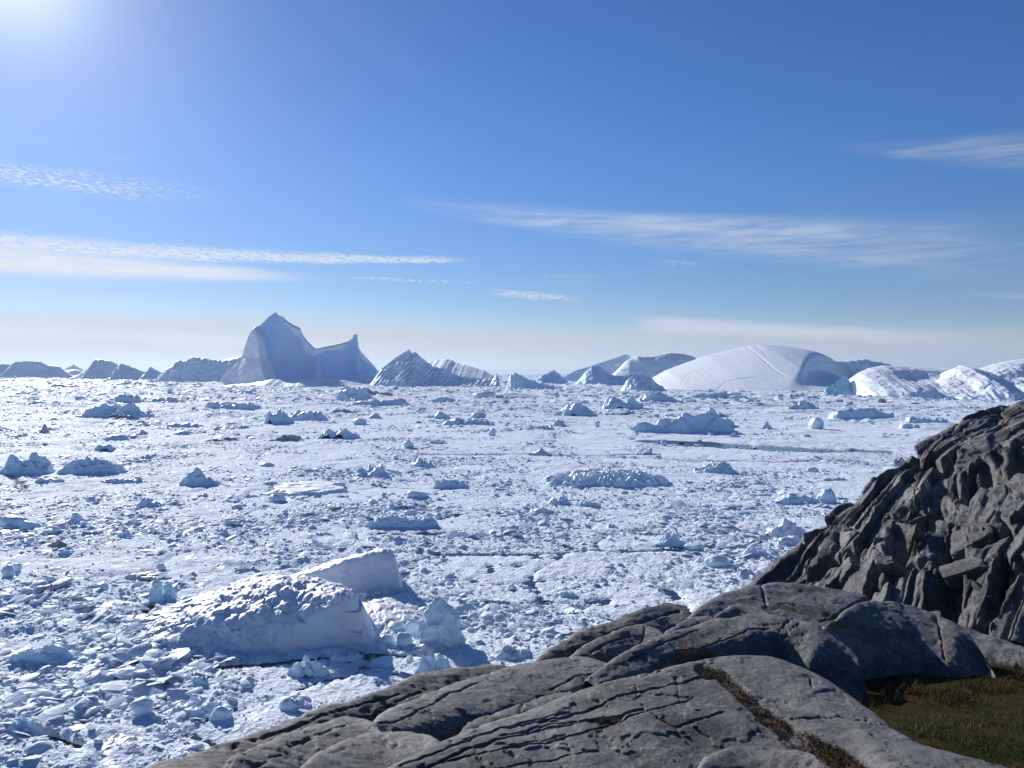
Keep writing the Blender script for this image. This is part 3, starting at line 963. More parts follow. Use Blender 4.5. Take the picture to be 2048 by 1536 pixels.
def ice_thing(px, py, wpx, hpx, typ, label, mat=None, depth=None, n=None):
    SEED[0] += 1
    sd = SEED[0]
    rng = np.random.default_rng(sd)
    y = shore(py)
    m = y / F
    w, h = wpx * m, hpx * m
    name, cat = NAMES[typ]
    if typ in ('block', 'tower'):
        p, f = chunk(sd, (5 if typ == 'tower' else 4) if wpx * hpx > 900 else 3, 11 if typ == 'block' else 14, 1.0, 0.05, 0.05 if typ == 'block' else 0.09)
        p = p / np.abs(p).max(0)
        d = w * (depth or 0.8)
        p = p * np.array([w / 2, d / 2, h * 0.62]) + np.array([0, d / 2, h * 0.38])
        cx = (px - 1024) * m
        if typ == 'tower':
            k = np.clip(p[:, 2] / h, 0, 1)
            p[:, 0] *= 1.2 - 0.75 * k
            p[:, 1] = (p[:, 1] - d / 2) * (1.2 - 0.75 * k) + d / 2
            p += 0.16 * w * np.stack([fbm3(p, 0.4 * w, 4, sd), fbm3(p, 0.4 * w, 4, sd + 1), 0.4 * fbm3(p, 0.25 * w, 4, sd + 2)], -1)
        o = add(name, poly_mesh(name, p, f, mat or M_BLOCK, True), None, (cx, y, 0.0))
        return tag(o, label, cat)
    dk = depth or {'mound': 0.75, 'smooth': 0.7, 'slab': 0.8, 'ridge': 0.35, 'peak': 0.8, 'dirty': 0.6, 'scallop': 0.55}[typ]
    d = w * dk
    if y > 250:
        d = max(d, w * 0.6)
    # part of the height seen is the floe's depth, seen from above
    h = max(h - d * 0.5 * (py - HZ) / F, 0.45 * h) + 0.15
    big = wpx * hpx
    nu = int((n or np.clip(wpx * 0.9, 36, 150)) * 0.8)
    nv = int(np.clip(nu * (0.6 if big < 4000 else 0.8), 26, 110))
    u, v = np.meshgrid(np.linspace(-1, 1, nu), np.linspace(-1, 1, nv), indexing='ij')
    # the highest line lies near the front: a steep shaded face towards us, a long sunny back
    v0 = {'slab': 0.0, 'peak': -0.35, 'scallop': 0.55}.get(typ, rng.uniform(-0.62, -0.25))
    vo = v
    v = np.where(v < v0, (v - v0) / (1 + v0), (v - v0) / (1 - v0))
    wob = 0.30 * fbm2(u * 1.6 + sd, v * 1.6, 3, sd)
    r = np.hypot(u, v)
    if typ in ('mound', 'dirty', 'smooth'):      # several lumps run together
        r = np.full(u.shape, 9.0)
        for q in range(3 if typ != 'smooth' else 2):
            cx0 = rng.uniform(-0.42, 0.42)
            sx, sy = rng.uniform(0.42, 0.95), rng.uniform(0.5, 1.0)
            sx = min(sx, 1 - abs(cx0))
            r = np.minimum(r, np.hypot((u - cx0) / sx, (v - rng.uniform(-0.25, 0.25)) / sy))
    r = r * (1 + wob)
    cs = {'mound': 4.5, 'ridge': 5.0, 'dirty': 4.0, 'peak': 3.0, 'smooth': 2.5, 'slab': 2.0, 'scallop': 3.0}[typ]
    ax = 1.0 if typ != 'ridge' else 1.6
    qx, qy = u * cs * ax * 0.5 + sd * 1.7, v * cs * 0.5
    qx = qx + 0.25 * pn2(u * 4, v * 4, sd)
    f1, f2, rid, tl = worley2(qx, qy, sd)
    g1, g2, rid2, tl2 = worley2(qx * 2.6, qy * 2.6, sd + 3)
    fb = fbm2(u * 2.5 + sd, v * 2.5, 5, sd + 7, 0.55)
    if typ in ('mound', 'dirty'):
        env = np.clip(1 - r ** 1.6, 0, 1) ** 0.75
        z = env * (0.55 + 0.26 * rid + 0.42 * tl + 0.08 * rid2 + 0.16 * tl2 + 0.45 * fb)
    elif typ == 'ridge':
        env = sst(1.0, 0.72, np.abs(u) * (1 + wob)) * sst(1.0, 0.35, np.abs(v + 0.15 * fb))
        z = env * (0.62 + 0.3 * rid + 0.5 * tl + 0.2 * tl2 + 0.2 * fb)
    elif typ == 'peak':
        cx0, cy0 = rng.uniform(-0.25, 0.3), rng.uniform(-0.2, 0.2)
        an = rng.uniform(-0.9, 0.9)
        uu_, vv_ = u - cx0 * (1 - r), v - cy0 * (1 - r)
        pa, pb_ = uu_ * math.cos(an) + vv_ * math.sin(an), -uu_ * math.sin(an) + vv_ * math.cos(an)
        rr = np.maximum(np.hypot(pa * 0.55, pb_ * 1.15), 0.92 * r) * (1 + 0.5 * wob)
        env = np.clip(1 - rr, 0, 1) * (0.5 + 0.5 * np.clip(1 - rr, 0, 1))
        z = env * (0.85 + 0.5 * tl + 0.2 * rid + 0.3 * fb) + np.clip(1 - r, 0, 1) ** 0.5 * 0.16 * (0.6 + rid2)
    elif typ == 'smooth':
        env = np.clip(1 - r ** 2.2, 0, 1) ** 0.55
        z = env * (0.72 + 0.25 * rid + 0.25 * tl + 0.22 * fb + 0.05 * rid2)
    elif typ == 'slab':
        env = sst(1.0, 0.82, r * (0.9 + 0.2 * rid))
        tilt = rng.uniform(-0.25, 0.25)
        z = env * (0.62 + 0.30 * v + tilt * u + 0.07 * fb + 0.05 * tl)
    else:   # scallop: a melted floe with cup-shaped hollows in rows
        env = np.clip(1 - np.hypot(u, v) ** 2.4, 0, 1) ** 0.7
        s1, s2, a, b_ = worley2(u * 12 + vo * 3 + 0.2 * fb, vo * 5.0, 9)
        z = env * (0.75 + 0.12 * fb) + np.minimum(1, env * 3) * (0.42 * np.minimum(s1, 0.75) ** 1.7)
    if typ in ('mound', 'dirty', 'ridge'):        # wind and melt round off the spikes
        for _ in range(2 if y > 140 else 1):
            zp = np.pad(z, 1, mode='edge')
            z = 0.4 * z + 0.15 * (zp[2:, 1:-1] + zp[:-2, 1:-1] + zp[1:-1, 2:] + zp[1:-1, :-2])
    pk = np.percentile(z, 99.5) if typ not in ('peak',) else z.max()
    z = z / max(pk, 0.05) * h
    z = np.where(r > 0.97, -0.35, z) if typ != 'ridge' else np.where(env < 0.02, -0.35, z)
    x = u * w / 2 + (0.06 * w * pn2(u * 3, v * 3, sd + 11))
    yy = (vo + 1) * d / 2 + (0.05 * d * pn2(u * 3, v * 3, sd + 12))
    # undercut, plunging faces: push tops of steps forward a touch
    V = np.stack([x, yy, z], -1)
    o = add(name, grid_mesh(name, V, mat or (M_DIRTY if typ == 'dirty' else M_THING), typ in ('smooth', 'slab', 'scallop', 'peak') or y > 140), None, ((px - 1024) * m, y, 0.0))
    return tag(o, label, cat)


T = ice_thing


def as_part(o, parent, name):
    for k in ('category', 'label'):
        if k in o:
            del o[k]
    o.name = name
    loc = o.location - parent.location
    o.parent = parent
    o.location = loc
    return o


# far belt under the great bergs
T(708, 806, 92, 33, 'mound', 'pale blue rubble mound below the right foot of the spired iceberg')
T(758, 812, 126, 15, 'smooth', 'long low swollen floe right of the pale blue rubble mound')
T(742, 794, 96, 17, 'dirty', 'grey-brown dirty rubble bank at the foot of the fluted iceberg')
T(690, 827, 82, 9, 'dirty', 'greenish-grey dirty bank just below the long swollen floe')
T(970, 797, 52, 14, 'block', 'squat pale block just left of the flat beige-topped floe')
T(1036, 799, 92, 12, 'slab', 'flat beige-topped floe below the fluted cliff iceberg', M_GREY)
T(897, 809, 84, 15, 'smooth', 'whaleback floe with grey shaded end below the fluted iceberg')
T(1320, 809, 104, 27, 'mound', 'blue rubble belt directly below the grey ice cone')
T(1246, 820, 94, 27, 'mound', 'white-backed rubble mound left below the grey ice cone')
T(1144, 833, 114, 27, 'mound', 'wide cluster of blue blocks left of the white-backed rubble mound')
T(1238, 832, 60, 14, 'slab', 'flat white floe edge below the white-backed rubble mound')
T(1118, 854, 36, 17, 'peak', 'small blue peak below the wide cluster of blue blocks')
big_mound = T(1395, 868, 246, 42, 'mound', 'largest blue rubble mound in mid fjord, heaped below the snow dome', None, 0.7, 190)
as_part(T(1425, 856, 96, 44, 'peak', ''), big_mound, 'crest')
T(936, 852, 106, 15, 'ridge', 'low dark blue ridge of ice below the whaleback floe')
T(882, 839, 42, 17, 'mound', 'little heap above the low dark blue ridge')
T(955, 837, 36, 13, 'block', 'blue block behind the low dark blue ridge')
T(1195, 855, 13, 13, 'block', 'tiny upright block right of the small blue peak')
T(716, 850, 32, 15, 'block', 'chunky blue block below the greenish-grey bank')
T(748, 838, 32, 12, 'peak', 'tiny white-sided peak right of the chunky blue block')
T(1328, 894, 13, 14, 'block', 'lone small block at the left end of the dark open lead')
T(800, 899, 114, 8, 'slab', 'thin straight-edged plate carrying a round ball of ice')
T(817, 899, 22, 19, 'block', 'round ball of ice sitting on the thin straight-edged plate')
T(874, 889, 30, 9, 'slab', 'small tilted plate right of the ball of ice')
T(985, 873, 18, 17, 'block', 'dark-topped little block below the low dark blue ridge')
T(1080, 862, 58, 11, 'ridge', 'short blue ridge left of the tiny upright block')
T(1612, 823, 80, 25, 'peak', 'sharp-crested blue mound below the right flank of the dome')
T(1730, 841, 138, 26, 'smooth', 'long rounded white floe with blue front by the dark hillside')
T(1636, 860, 33, 25, 'block', 'egg-shaped white block standing alone below the rounded floe')
T(1536, 860, 26, 17, 'peak', 'small white fin left of the egg-shaped block')
T(1470, 875, 26, 11, 'peak', 'small bright triangular fin in front of the largest rubble mound')
T(1862, 849, 78, 15, 'ridge', 'low blue ridge just above the skyline of the dark hillside')
T(1826, 859, 48, 12, 'mound', 'small blue heap below the low ridge by the dark hillside')
T(1767, 806, 28, 10, 'dirty', 'small dark dirty lump before the rounded white iceberg')
T(1800, 935, 50, 19, 'dirty', 'dark grey lump of ice touching the hillside outline')
T(1740, 800, 90, 10, 'mound', 'thin belt of rubble along the foot of the rounded white iceberg')
T(1440, 798, 150, 14, 'mound', 'belt of white rubble along the foot of the snow dome')
T(1600, 800, 120, 13, 'mound', 'belt of blue rubble below the turquoise pinnacle')
# left, far to middle
T(205, 839, 182, 33, 'mound', 'long hummocky ice island in the left distance', None, 0.5, 150)
T(256, 807, 70, 19, 'smooth', 'rounded blue-fronted floe behind the long hummocky island')
T(330, 806, 66, 12, 'smooth', 'low grey floe right of the rounded blue-fronted floe')
T(452, 821, 118, 17, 'ridge', 'long blue ridge of ice below the flat-topped iceberg')
T(548, 849, 62, 31, 'mound', 'knobbly pale blue mound with a white fin, left of its twin')
T(612, 844, 80, 23, 'mound', 'knobbly pale blue mound on the right of its twin')
T(672, 879, 88, 22, 'mound', 'loose heap of pale blue blocks right of the brown mound')
T(563, 885, 96, 15, 'dirty', 'large brown dirt-covered mound of ice in the left middle distance')
T(430, 885, 90, 10, 'dirty', 'low flat tail of brown dirt left of the large brown mound')
T(365, 856, 70, 11, 'ridge', 'short blue ridge above the low brown tail')
T(220, 883, 56, 13, 'block', 'wide blue block below the long hummocky island')
T(358, 871, 36, 11, 'block', 'small domed block above the low brown tail')
T(88, 867, 21, 18, 'dirty', 'small dark pointed lump below the left end of the hummocky island')
T(282, 872, 30, 13, 'peak', 'small peaked lump right of the wide blue block')
T(207, 903, 58, 15, 'smooth', 'loaf-shaped floe with white top below the wide blue block')
T(74, 812, 58, 10, 'smooth', 'flat white-topped floe left of the long hummocky island')
T(120, 776, 120, 7, 'dirty', 'grey dirty rubble under the small blunt iceberg')
T(250, 772, 80, 10, 'mound', 'low rubble under the jagged iceberg train')
T(37, 951, 100, 46, 'mound', 'pile of big blue blocks at the left picture edge')
T(160, 953, 158, 38, 'mound', 'blue rubble ridge right of the pile of big blocks', None, 0.5)
T(96, 969, 72, 12, 'ridge', 'low narrow ridge in front of the blue rubble ridge')
T(286, 920, 40, 11, 'mound', 'tiny heap right of the loaf-shaped floe')
T(392, 974, 82, 42, 'peak', 'humped white peak with shadowed right side standing alone')
T(272, 966, 19, 12, 'block', 'grey little block left of the humped white peak')
T(240, 968, 90, 10, 'ridge', 'thin line of rubble leading to the grey little block')
T(600, 993, 168, 24, 'slab', 'smooth wing-shaped white slab with rippled tail', M_DOME)
T(551, 1007, 35, 19, 'block', 'square blue block in front of the wing-shaped slab')
T(542, 972, 46, 10, 'smooth', 'thin cap of ice behind the wing-shaped slab')
T(294, 1017, 54, 20, 'mound', 'small blue heap below the humped white peak')
T(398, 998, 40, 11, 'mound', 'low bluish lump right below the humped white peak')
T(471, 1020, 24, 10, 'block', 'small dark block left below the wing-shaped slab')
T(464, 1048, 44, 14, 'slab', 'bright white diamond-shaped plate', M_DOME)
T(8, 1062, 66, 30, 'block', 'big rounded blue block cut by the left picture edge')
T(52, 1066, 46, 22, 'block', 'rounded block leaning right of the big one at the left edge')
T(148, 1052, 70, 26, 'mound', 'rubble heap right of the two rounded blocks')
T(246, 1081, 38, 19, 'mound', 'spiky blue heap below the small blue heap')
T(108, 1098, 50, 18, 'dirty', 'small brown-grey dirty cone near the left edge')
T(130, 1112, 40, 12, 'mound', 'pale crumbs of ice right of the small dirty cone')
T(428, 1076, 36, 17, 'slab', 'white upturned shard below the diamond-shaped plate', M_DOME)
T(648, 1076, 42, 10, 'ridge', 'short blue ridge left of the dark long wall of ice')
T(530, 935, 30, 9, 'block', 'small block high above the wing-shaped slab')
# middle
T(738, 958, 84, 28, 'mound', 'folded mound of ice with smooth blue front in mid fjord')
T(845, 937, 60, 21, 'mound', 'white and blue heap right of the folded mound')
T(948, 944, 104, 9, 'slab', 'long smooth lens-shaped floe with a blue lower edge', M_DOME)
T(1082, 912, 46, 18, 'peak', 'little blue pyramid on the narrow dark lead')
T(900, 978, 74, 19, 'ridge', 'dark blue sloping ridge with a tapering tail')
T(832, 999, 46, 18, 'block', 'angular split block below the folded mound')
T(744, 1010, 23, 11, 'block', 'small dark block left of the angular split block')
T(800, 1058, 142, 27, 'ridge', 'dark long wall of ice with a flat shaded front', None, 0.3)
T(857, 1044, 19, 17, 'block', 'blue tooth at the right end of the long wall')
T(876, 1039, 19, 12, 'block', 'small shard beyond the tooth at the end of the long wall')
T(817, 1032, 30, 10, 'block', 'pale blue brick behind the long wall')
T(1085, 1033, 80, 21, 'peak', 'pointed dark-fronted mound left of the oblong ridge')
T(1112, 1014, 64, 23, 'mound', 'crumbled white mound behind the pointed dark-fronted one')
T(1178, 1017, 48, 13, 'ridge', 'oblong dark ridge right of the crumbled mound')
T(1222, 980, 268, 38, 'scallop', 'wide floe dimpled all over with cup-shaped hollows', M_DOME, 0.42, 270)
T(1106, 979, 19, 10, 'block', 'small blue block at the left tip of the dimpled floe')
T(1153, 980, 28, 9, 'block', 'flat blue block against the front of the dimpled floe')
T(1250, 993, 19, 10, 'block', 'small blue block a little below the dimpled floe')
T(1290, 912, 36, 14, 'slab', 'tilted plate with dark right face below the lead')
T(924, 1100, 26, 10, 'block', 'flat chip of ice above the thin dark crack')
T(850, 1087, 36, 11, 'mound', 'small bluish heap below the long wall')
T(740, 1085, 40, 11, 'mound', 'small heap left below the long wall')
T(1230, 1060, 40, 12, 'mound', 'little crumbled heap above the thin dark crack')
T(1450, 953, 108, 29, 'mound', 'snow-backed mound with shadowed right end below the lead')
T(1672, 964, 58, 9, 'ridge', 'thin blue ridge near the hillside, level with the snow-backed mound')
T(1629, 948, 27, 14, 'block', 'grey-white knob above the thin blue ridge')
T(1615, 1012, 120, 26, 'smooth', 'low broken floe beside the hillside outline')
T(1668, 1012, 54, 36, 'smooth', 'rounded helmet of ice on the broken floe by the hillside', None, 0.9)
T(1582, 1078, 82, 46, 'peak', 'clean snow pyramid with blue shadow side by the hillside', M_DOME)
T(1585, 1094, 70, 22, 'smooth', 'rounded white apron in front of the snow pyramid', M_DOME)
T(1350, 1094, 72, 31, 'mound', 'spiky pale heap left of the snow pyramid')
T(1394, 1049, 26, 12, 'smooth', 'small domed lump above the spiky pale heap')
T(1515, 1119, 62, 27, 'mound', 'broken white block heap above the rock knob')
T(1392, 1104, 40, 16, 'block', 'blue block below the spiky pale heap')
T(1440, 1138, 52, 23, 'block', 'rounded grey-blue block close above the rock knob')
T(1502, 1166, 46, 24, 'slab', 'tilted white slab touching the foot of the cliff', M_DOME)
# near left
T(8, 1158, 32, 25, 'block', 'rough grey-blue boulder of ice cut by the left edge')
T(29, 1147, 22, 21, 'block', 'rounder ice boulder just behind the one at the left edge')
T(194, 1185, 37, 18, 'block', 'seal-shaped blue lump left above the big near iceberg')
T(318, 1144, 21, 16, 'block', 'round blue ball of ice above the translucent figure')
T(290, 1162, 110, 16, 'smooth', 'low grey-streaked floe around the round blue ball', M_GREY)
figure = T(308, 1212, 36, 52, 'tower', 'translucent pale blue figure of ice at the left end of the near iceberg', M_TURQ)
as_part(T(333, 1211, 32, 46, 'tower', '', M_TURQ), figure, 'shoulder')
T(365, 1212, 25, 15, 'block', 'small boulder right of the translucent figure')
T(62, 1336, 210, 62, 'mound', 'large rubble bank at the left edge beside the near iceberg', None, 0.8, 130)
T(98, 1354, 94, 24, 'smooth', 'flat rounded pan below the large left rubble bank')
T(276, 1438, 48, 36, 'block', 'cup-shaped blue block with dark underside')
T(432, 1452, 48, 34, 'block', 'rounded ice boulder close to the rock slope')
T(398, 1381, 52, 27, 'smooth', 'turquoise-flanked lump above the rounded ice boulder', M_TURQ)
T(385, 1441, 160, 44, 'mound', 'low lumpy floe behind the rounded ice boulder', None, 0.8, 110)
T(214, 1522, 84, 30, 'slab', 'flat grey plate of slush ice in the near corner', M_GREY, 1.0)
T(26, 1490, 100, 54, 'mound', 'blue-shadowed mound in the bottom left corner')
T(596, 1436, 118, 46, 'smooth', 'white slab with blue undercut side above the rock slope', M_DOME)
T(605, 1360, 108, 46, 'mound', 'crusted white floe right below the near iceberg')
T(688, 1330, 74, 25, 'smooth', 'low white pan under the blue cliff of the near iceberg')
T(770, 1341, 66, 20, 'slab', 'tilted white plates right of the low white pan')
T(868, 1360, 94, 56, 'mound', 'tall white heap between the pinnacle and the rock slope')
T(1022, 1331, 112, 42, 'smooth', 'broad snow-covered floe against the rock slope', M_DOME)
T(1130, 1200, 60, 18, 'mound', 'small white heap in the brash above the dark rock ridge')
T(1240, 1160, 44, 14, 'mound', 'little heap of chunks above the rock knob')
T(330, 1490, 90, 26, 'mound', 'loose white rubble above the lower rock edge')

# ------------------------------------------------------------------ the big near iceberg and its fallen blocks
def net_part(name, rows, nu, nv, mat, parent, rough, seed, org, mask=None):
    V, lv, lu = net([[P(*q) for q in r] for r in rows], nu, nv)
    N = normals(V)
    if N[..., 2].mean() < 0:
        N = -N
    k = np.ones(V.shape[:2]) if mask is None else mask(*proj(V))
    n1 = fbm3(V, 4.2, 5, seed, 0.5)
    f1, f2, r, tl = worley2(V[..., 0] / 1.3 + 0.4 * n1, V[..., 1] / 1.3, seed + 2)
    g1, g2, r2, tl2 = worley2(V[..., 0] / 0.55 + 0.4 * n1, V[..., 1] / 0.55, seed + 4)
    d = rough * k * (n1 * 1.0 + 0.7 * (r - 0.4) + 0.6 * tl + 0.3 * (r2 - 0.5) + 0.3 * tl2 + 0.4 * (0.5 - f1)) + 0.05 * n1
    e1, e2, r3, tl3 = worley2(V[..., 0] / 2.6 + 0.5 * n1, V[..., 2] / 1.9 + 0.3 * V[..., 0] / 2.6, seed + 6)
    d = d + (1 - np.minimum(k, 1)) * (0.34 * tl3 + 0.16 * (r3 - 0.5))
    V = V + N * d[..., None]
    V[..., 2] = np.maximum(V[..., 2], -0.6)
    return add(name, grid_mesh(name, V - org, mat, True), parent)


org = np.array(P(520, 1300, 88.0))
org[2] = 0.0
nb = add('near_iceberg', None, None, org)
tag(nb, 'big grounded iceberg nearest to the rocks, a rough ramp with a blue cliff', 'iceberg')


def cliff_mask(px, py):
    c = sst(555, 615, px) * sst(1192, 1215, py + (px - 700) * 0.28)
    return 1 - 0.9 * c


net_part('ramp', [
    [(262, 1240, 92), (310, 1226, 95.4), (370, 1212, 98), (450, 1200, 100.6), (560, 1198, 101), (650, 1200, 100.6), (715, 1216, 97), (745, 1246, 91.6), (760, 1268, 88)],
    [(256, 1252, 90), (302, 1230, 91), (380, 1203, 91.5), (470, 1170, 91.5), (560, 1153, 90.5), (640, 1163, 89.5), (704, 1185, 87), (738, 1236, 86.6), (758, 1282, 85.6)],
    [(250, 1264, 88.2), (292, 1242, 88.4), (356, 1228, 87.8), (440, 1202, 87.4), (530, 1188, 86.8), (610, 1184, 86), (698, 1188, 84.2), (734, 1244, 84.6), (757, 1290, 84.4)],
    [(248, 1272, 87), (288, 1260, 86.2), (345, 1254, 85), (430, 1234, 84.6), (515, 1228, 84), (590, 1238, 83), (690, 1198, 83), (732, 1258, 83.8), (756, 1296, 83.6)],
    [(250, 1281, 85.8), (286, 1282, 84.2), (334, 1286, 82.8), (420, 1284, 82.2), (510, 1280, 82), (600, 1285, 81.8), (692, 1268, 82.2), (732, 1284, 82.8), (756, 1302, 82.9)],
    [(256, 1291, 84.4), (290, 1304, 82.3), (334, 1312, 81.4), (420, 1318, 80.6), (510, 1314, 80.9), (600, 1307, 81.8), (692, 1300, 82.4), (734, 1302, 82.5), (756, 1307, 82.3)],
    [(264, 1304, 83.2), (294, 1318, 81), (334, 1326, 80.4), (420, 1332, 79.9), (510, 1326, 80.2), (600, 1320, 80.8), (692, 1312, 81.6), (736, 1312, 81.6), (756, 1314, 81.6)]],
    290, 180, M_NEAR, nb, 0.31, 11, org, cliff_mask)
net_part('rear_wedge', [
    [(512, 1180, 105.5), (570, 1162, 109.8), (680, 1146, 114), (790, 1150, 113), (812, 1186, 104.5)],
    [(530, 1172, 106), (610, 1142, 106.5), (700, 1114, 106.5), (776, 1104, 107), (806, 1180, 104)],
    [(540, 1174, 104.8), (612, 1149, 103.8), (700, 1126, 103.2), (779, 1110, 103.4), (804, 1186, 103)],
    [(545, 1178, 104.5), (615, 1165, 103.6), (703, 1155, 102.6), (788, 1150, 102.8), (805, 1190, 102.7)],
    [(550, 1186, 104.2), (620, 1192, 103.0), (710, 1198, 101.8), (800, 1198, 102), (812, 1198, 102)]],
    170, 110, M_NEAR, nb, 0.12, 21, org, lambda px, py: 0.3 + 1.5 * sst(1150, 1125, py))
net_part('snow_shelf', [
    [(680, 1205, 99.6), (780, 1190, 102.6), (850, 1206, 99), (880, 1240, 92.6)],
    [(690, 1212, 95), (785, 1200, 96), (845, 1222, 93), (885, 1255, 90)],
    [(705, 1245, 88), (785, 1245, 88), (845, 1255, 88), (888, 1270, 87.5)],
    [(715, 1285, 84), (790, 1285, 84.3), (850, 1285, 85), (885, 1290, 84.6)],
    [(715, 1312, 81.5), (790, 1310, 81.8), (850, 1305, 82.4), (880, 1303, 82.4)]],
    130, 110, M_NEAR, nb, 0.22, 31, org)
T(876, 1306, 92, 104, 'tower', 'leaning ice pinnacle at the right end of the near iceberg', M_THING, 0.75)
T(846, 1296, 34, 62, 'tower', 'sharp pale fin leaning against the ice pinnacle', M_BLOCK, 0.5)
T(795, 1224, 30, 22, 'block', 'dark grey boulder lodged on the snow shelf behind the pinnacle', M_GREY)
T(848, 1240, 34, 24, 'block', 'boulder tucked behind the left side of the pinnacle')
for q, lab in (((772, 1296, 34, 26), 'tumbled ice block at the blue cliff corner'), ((806, 1300, 36, 30), 'tumbled pale block in the middle of the fallen heap'),
               ((786, 1276, 40, 28), 'tumbled angular block on top of the fallen heap'), ((824, 1280, 36, 36), 'upright tumbled block touching the pinnacle'),
               ((842, 1310, 30, 18), 'wide low tumbled block in front of the pinnacle'), ((758, 1306, 24, 16), 'smallest tumbled block by the water under the cliff'),
               ((800, 1262, 26, 22), 'small tumbled block at the back of the fallen heap')):
    T(*q, 'block', lab)

for q, lab in (((300, 1316, 40, 24), 'broken chunk at the left toe of the near iceberg'), ((352, 1326, 46, 20), 'flat chunk fallen before the near iceberg ramp'), ((325, 1308, 30, 34), 'upright frosty chunk at the left foot of the ramp'),
               ((660, 1316, 50, 13), 'thin floe pressed along the blue cliff foot'), ((620, 1322, 34, 12), 'small floe left of the thin one along the cliff foot')):
    T(*q, 'block', lab)

# ------------------------------------------------------------------ shore rock
EDGE_Y = [-10, 5, 14, 18, 21, 23.5, 26, 27, 31, 33, 36, 45, 52, 60, 80]
EDGE_X = [-9, -7.5, -6.6, -5.4, -3.9, -2.6, -0.2, 1.1, 3.5, 7.7, 9.5, 14, 17, 22, 34]


def ground_z(x, y):
    z = np.interp(y, [-14, 0, 5, 9, 14, 16, 18, 20, 22, 24.5, 28, 32, 38, 60, 80], [-1.6, -1.7, -4.2, -6.3, -6.55, -7.1, -7.9, -8.7, -9.4, -10.0, -10.8, -11.6, -13.0, -20, -31])
    e = np.interp(y, EDGE_Y, EDGE_X)
    z = z - 0.35 - 2.3 * np.maximum(0, e + 1.6 - x)
    z = z - 1.5 * sst(7.6, 5.6, x) * sst(7, 10, y)
    z = z + 0.10 * fbm2(x / 1.6, y / 1.6, 3, 15) + 0.07 * fbm2(x / 0.45, y / 0.45, 2, 18)
    return np.maximum(z, -33.0)


def ground():
    xs = np.linspace(-22, 46, 180)
    ys = np.linspace(-14, 72, 190)
    X, Y = np.meshgrid(xs, ys, indexing='ij')
    V = np.stack([X, Y, CAM_Z + ground_z(X, Y)], -1)
    return tag(add('ground', grid_mesh('ground', V, M_TURF)), 'turf-covered ground between the rocks', kind='structure')


ground()
bed = add('bedrock', None, None, (0, 14, 20))
tag(bed, 'smooth glacier-worn grey bedrock in the foreground', kind='structure')
BED = np.array([0, 14, 20.0])
MOSS = []          # points for moss tufts


def slab(rows, nu, nv, mat=None, back=(3.0, 4.0), rough=0.05, cracks=(), seed=1, moss=(), stri=0.03, roll=0.22, deep=None, fall=0.42):
    # let the surface fall away towards us in front of its crest
    cr = sorted((q[0], q[2]) for q in rows[0])
    yc = lambda px: float(np.interp(px, [q[0] for q in cr], [q[1] for q in cr]))
    rows = [rows[0]] + [[(a, b_, y + max(yc(a) - y, 0) * fall * float(np.interp(a, [1700, 1880], [1, 0.0]) if a < 2200 and nu > 500 else 1.0)) for a, b_, y in r] for r in rows[1:]]
    R = [np.array([P(*q) for q in r]) for r in rows]
    c = R[0]
    b = [c + np.array([0, back[0], -back[1]]), c + np.array([0, back[0] * 0.42, -back[1] * 0.25])]
    if deep:
        b = [np.c_[c[:, 0] - 2, c[:, 1] + deep, np.full(len(c), -1.5)]] + b
    R[-1] = R[-1] + np.array([0, 0.0, -roll])
    f = R[-1] + np.array([0, -0.15, -1.2])
    allr = b + R + [f]
    V, lv, lu = net(allr, int(nu * 0.82), int(nv * 0.84), len(b) - 1)
    N = normals(V)
    if N[..., 2].mean() < 0:
        N = -N
    px, py = proj(V)
    n1 = fbm3(V, 1.5, 5, seed, 0.5)
    # striations run with the old ice flow, lower left to upper right
    a = math.radians(38)
    al = V[..., 0] * math.cos(a) + V[..., 1] * math.sin(a)
    ac = -V[..., 0] * math.sin(a) + V[..., 1] * math.cos(a)
    st = pn3(al / 2.2, ac / 0.22, V[..., 2] / 0.5, seed + 3) + 0.5 * pn3(al / 1.1, ac / 0.09, V[..., 2] / 0.3, seed + 4)
    fine = fbm3(V, 0.22, 3, seed + 5)
    d = 1.3 * rough * n1 + 0.32 * stri * st + 0.006 * fine
    # flaked patches: shallow steps where the skin of the rock has come off
    fl = fbm3(V, 0.9, 4, seed + 8, 0.55)
    d -= 0.024 * sst(0.20, 0.235, fl)
    wx = px + 3.0 * pn2(px / 26, py / 26, seed) + 1.0 * pn2(px / 7, py / 7, seed + 1)
    wy = py + 3.0 * pn2(px / 26, py / 26, seed + 2) + 1.0 * pn2(px / 7, py / 7, seed + 3)
    mm = np.zeros(px.shape)
    for pts, wd, dp in cracks:
        q = polyline_dist(wx, wy, pts)
        k = np.clip(1 - q / (0.62 * wd * (0.8 + 0.6 * pn2(px / 20, py / 20, seed + 6))), 0, 1)
        d -= 0.95 * dp * np.sqrt(k)
    for pts, wd, dp in moss:
        q = polyline_dist(wx, wy, pts)
        w2 = np.array(wd)
        d -= dp * sst(wd * 1.4, wd * 0.5, q)
        mm = np.maximum(mm, sst(wd * 1.05, wd * 0.8, q))
    V2 = V + N * d[..., None]
    if len(moss):
        MOSS.append(V2[mm > 0.5])
    o = add('rock_slab', grid_mesh('rock_slab', V2 - BED, mat or M_ROCK), bed)
    return o


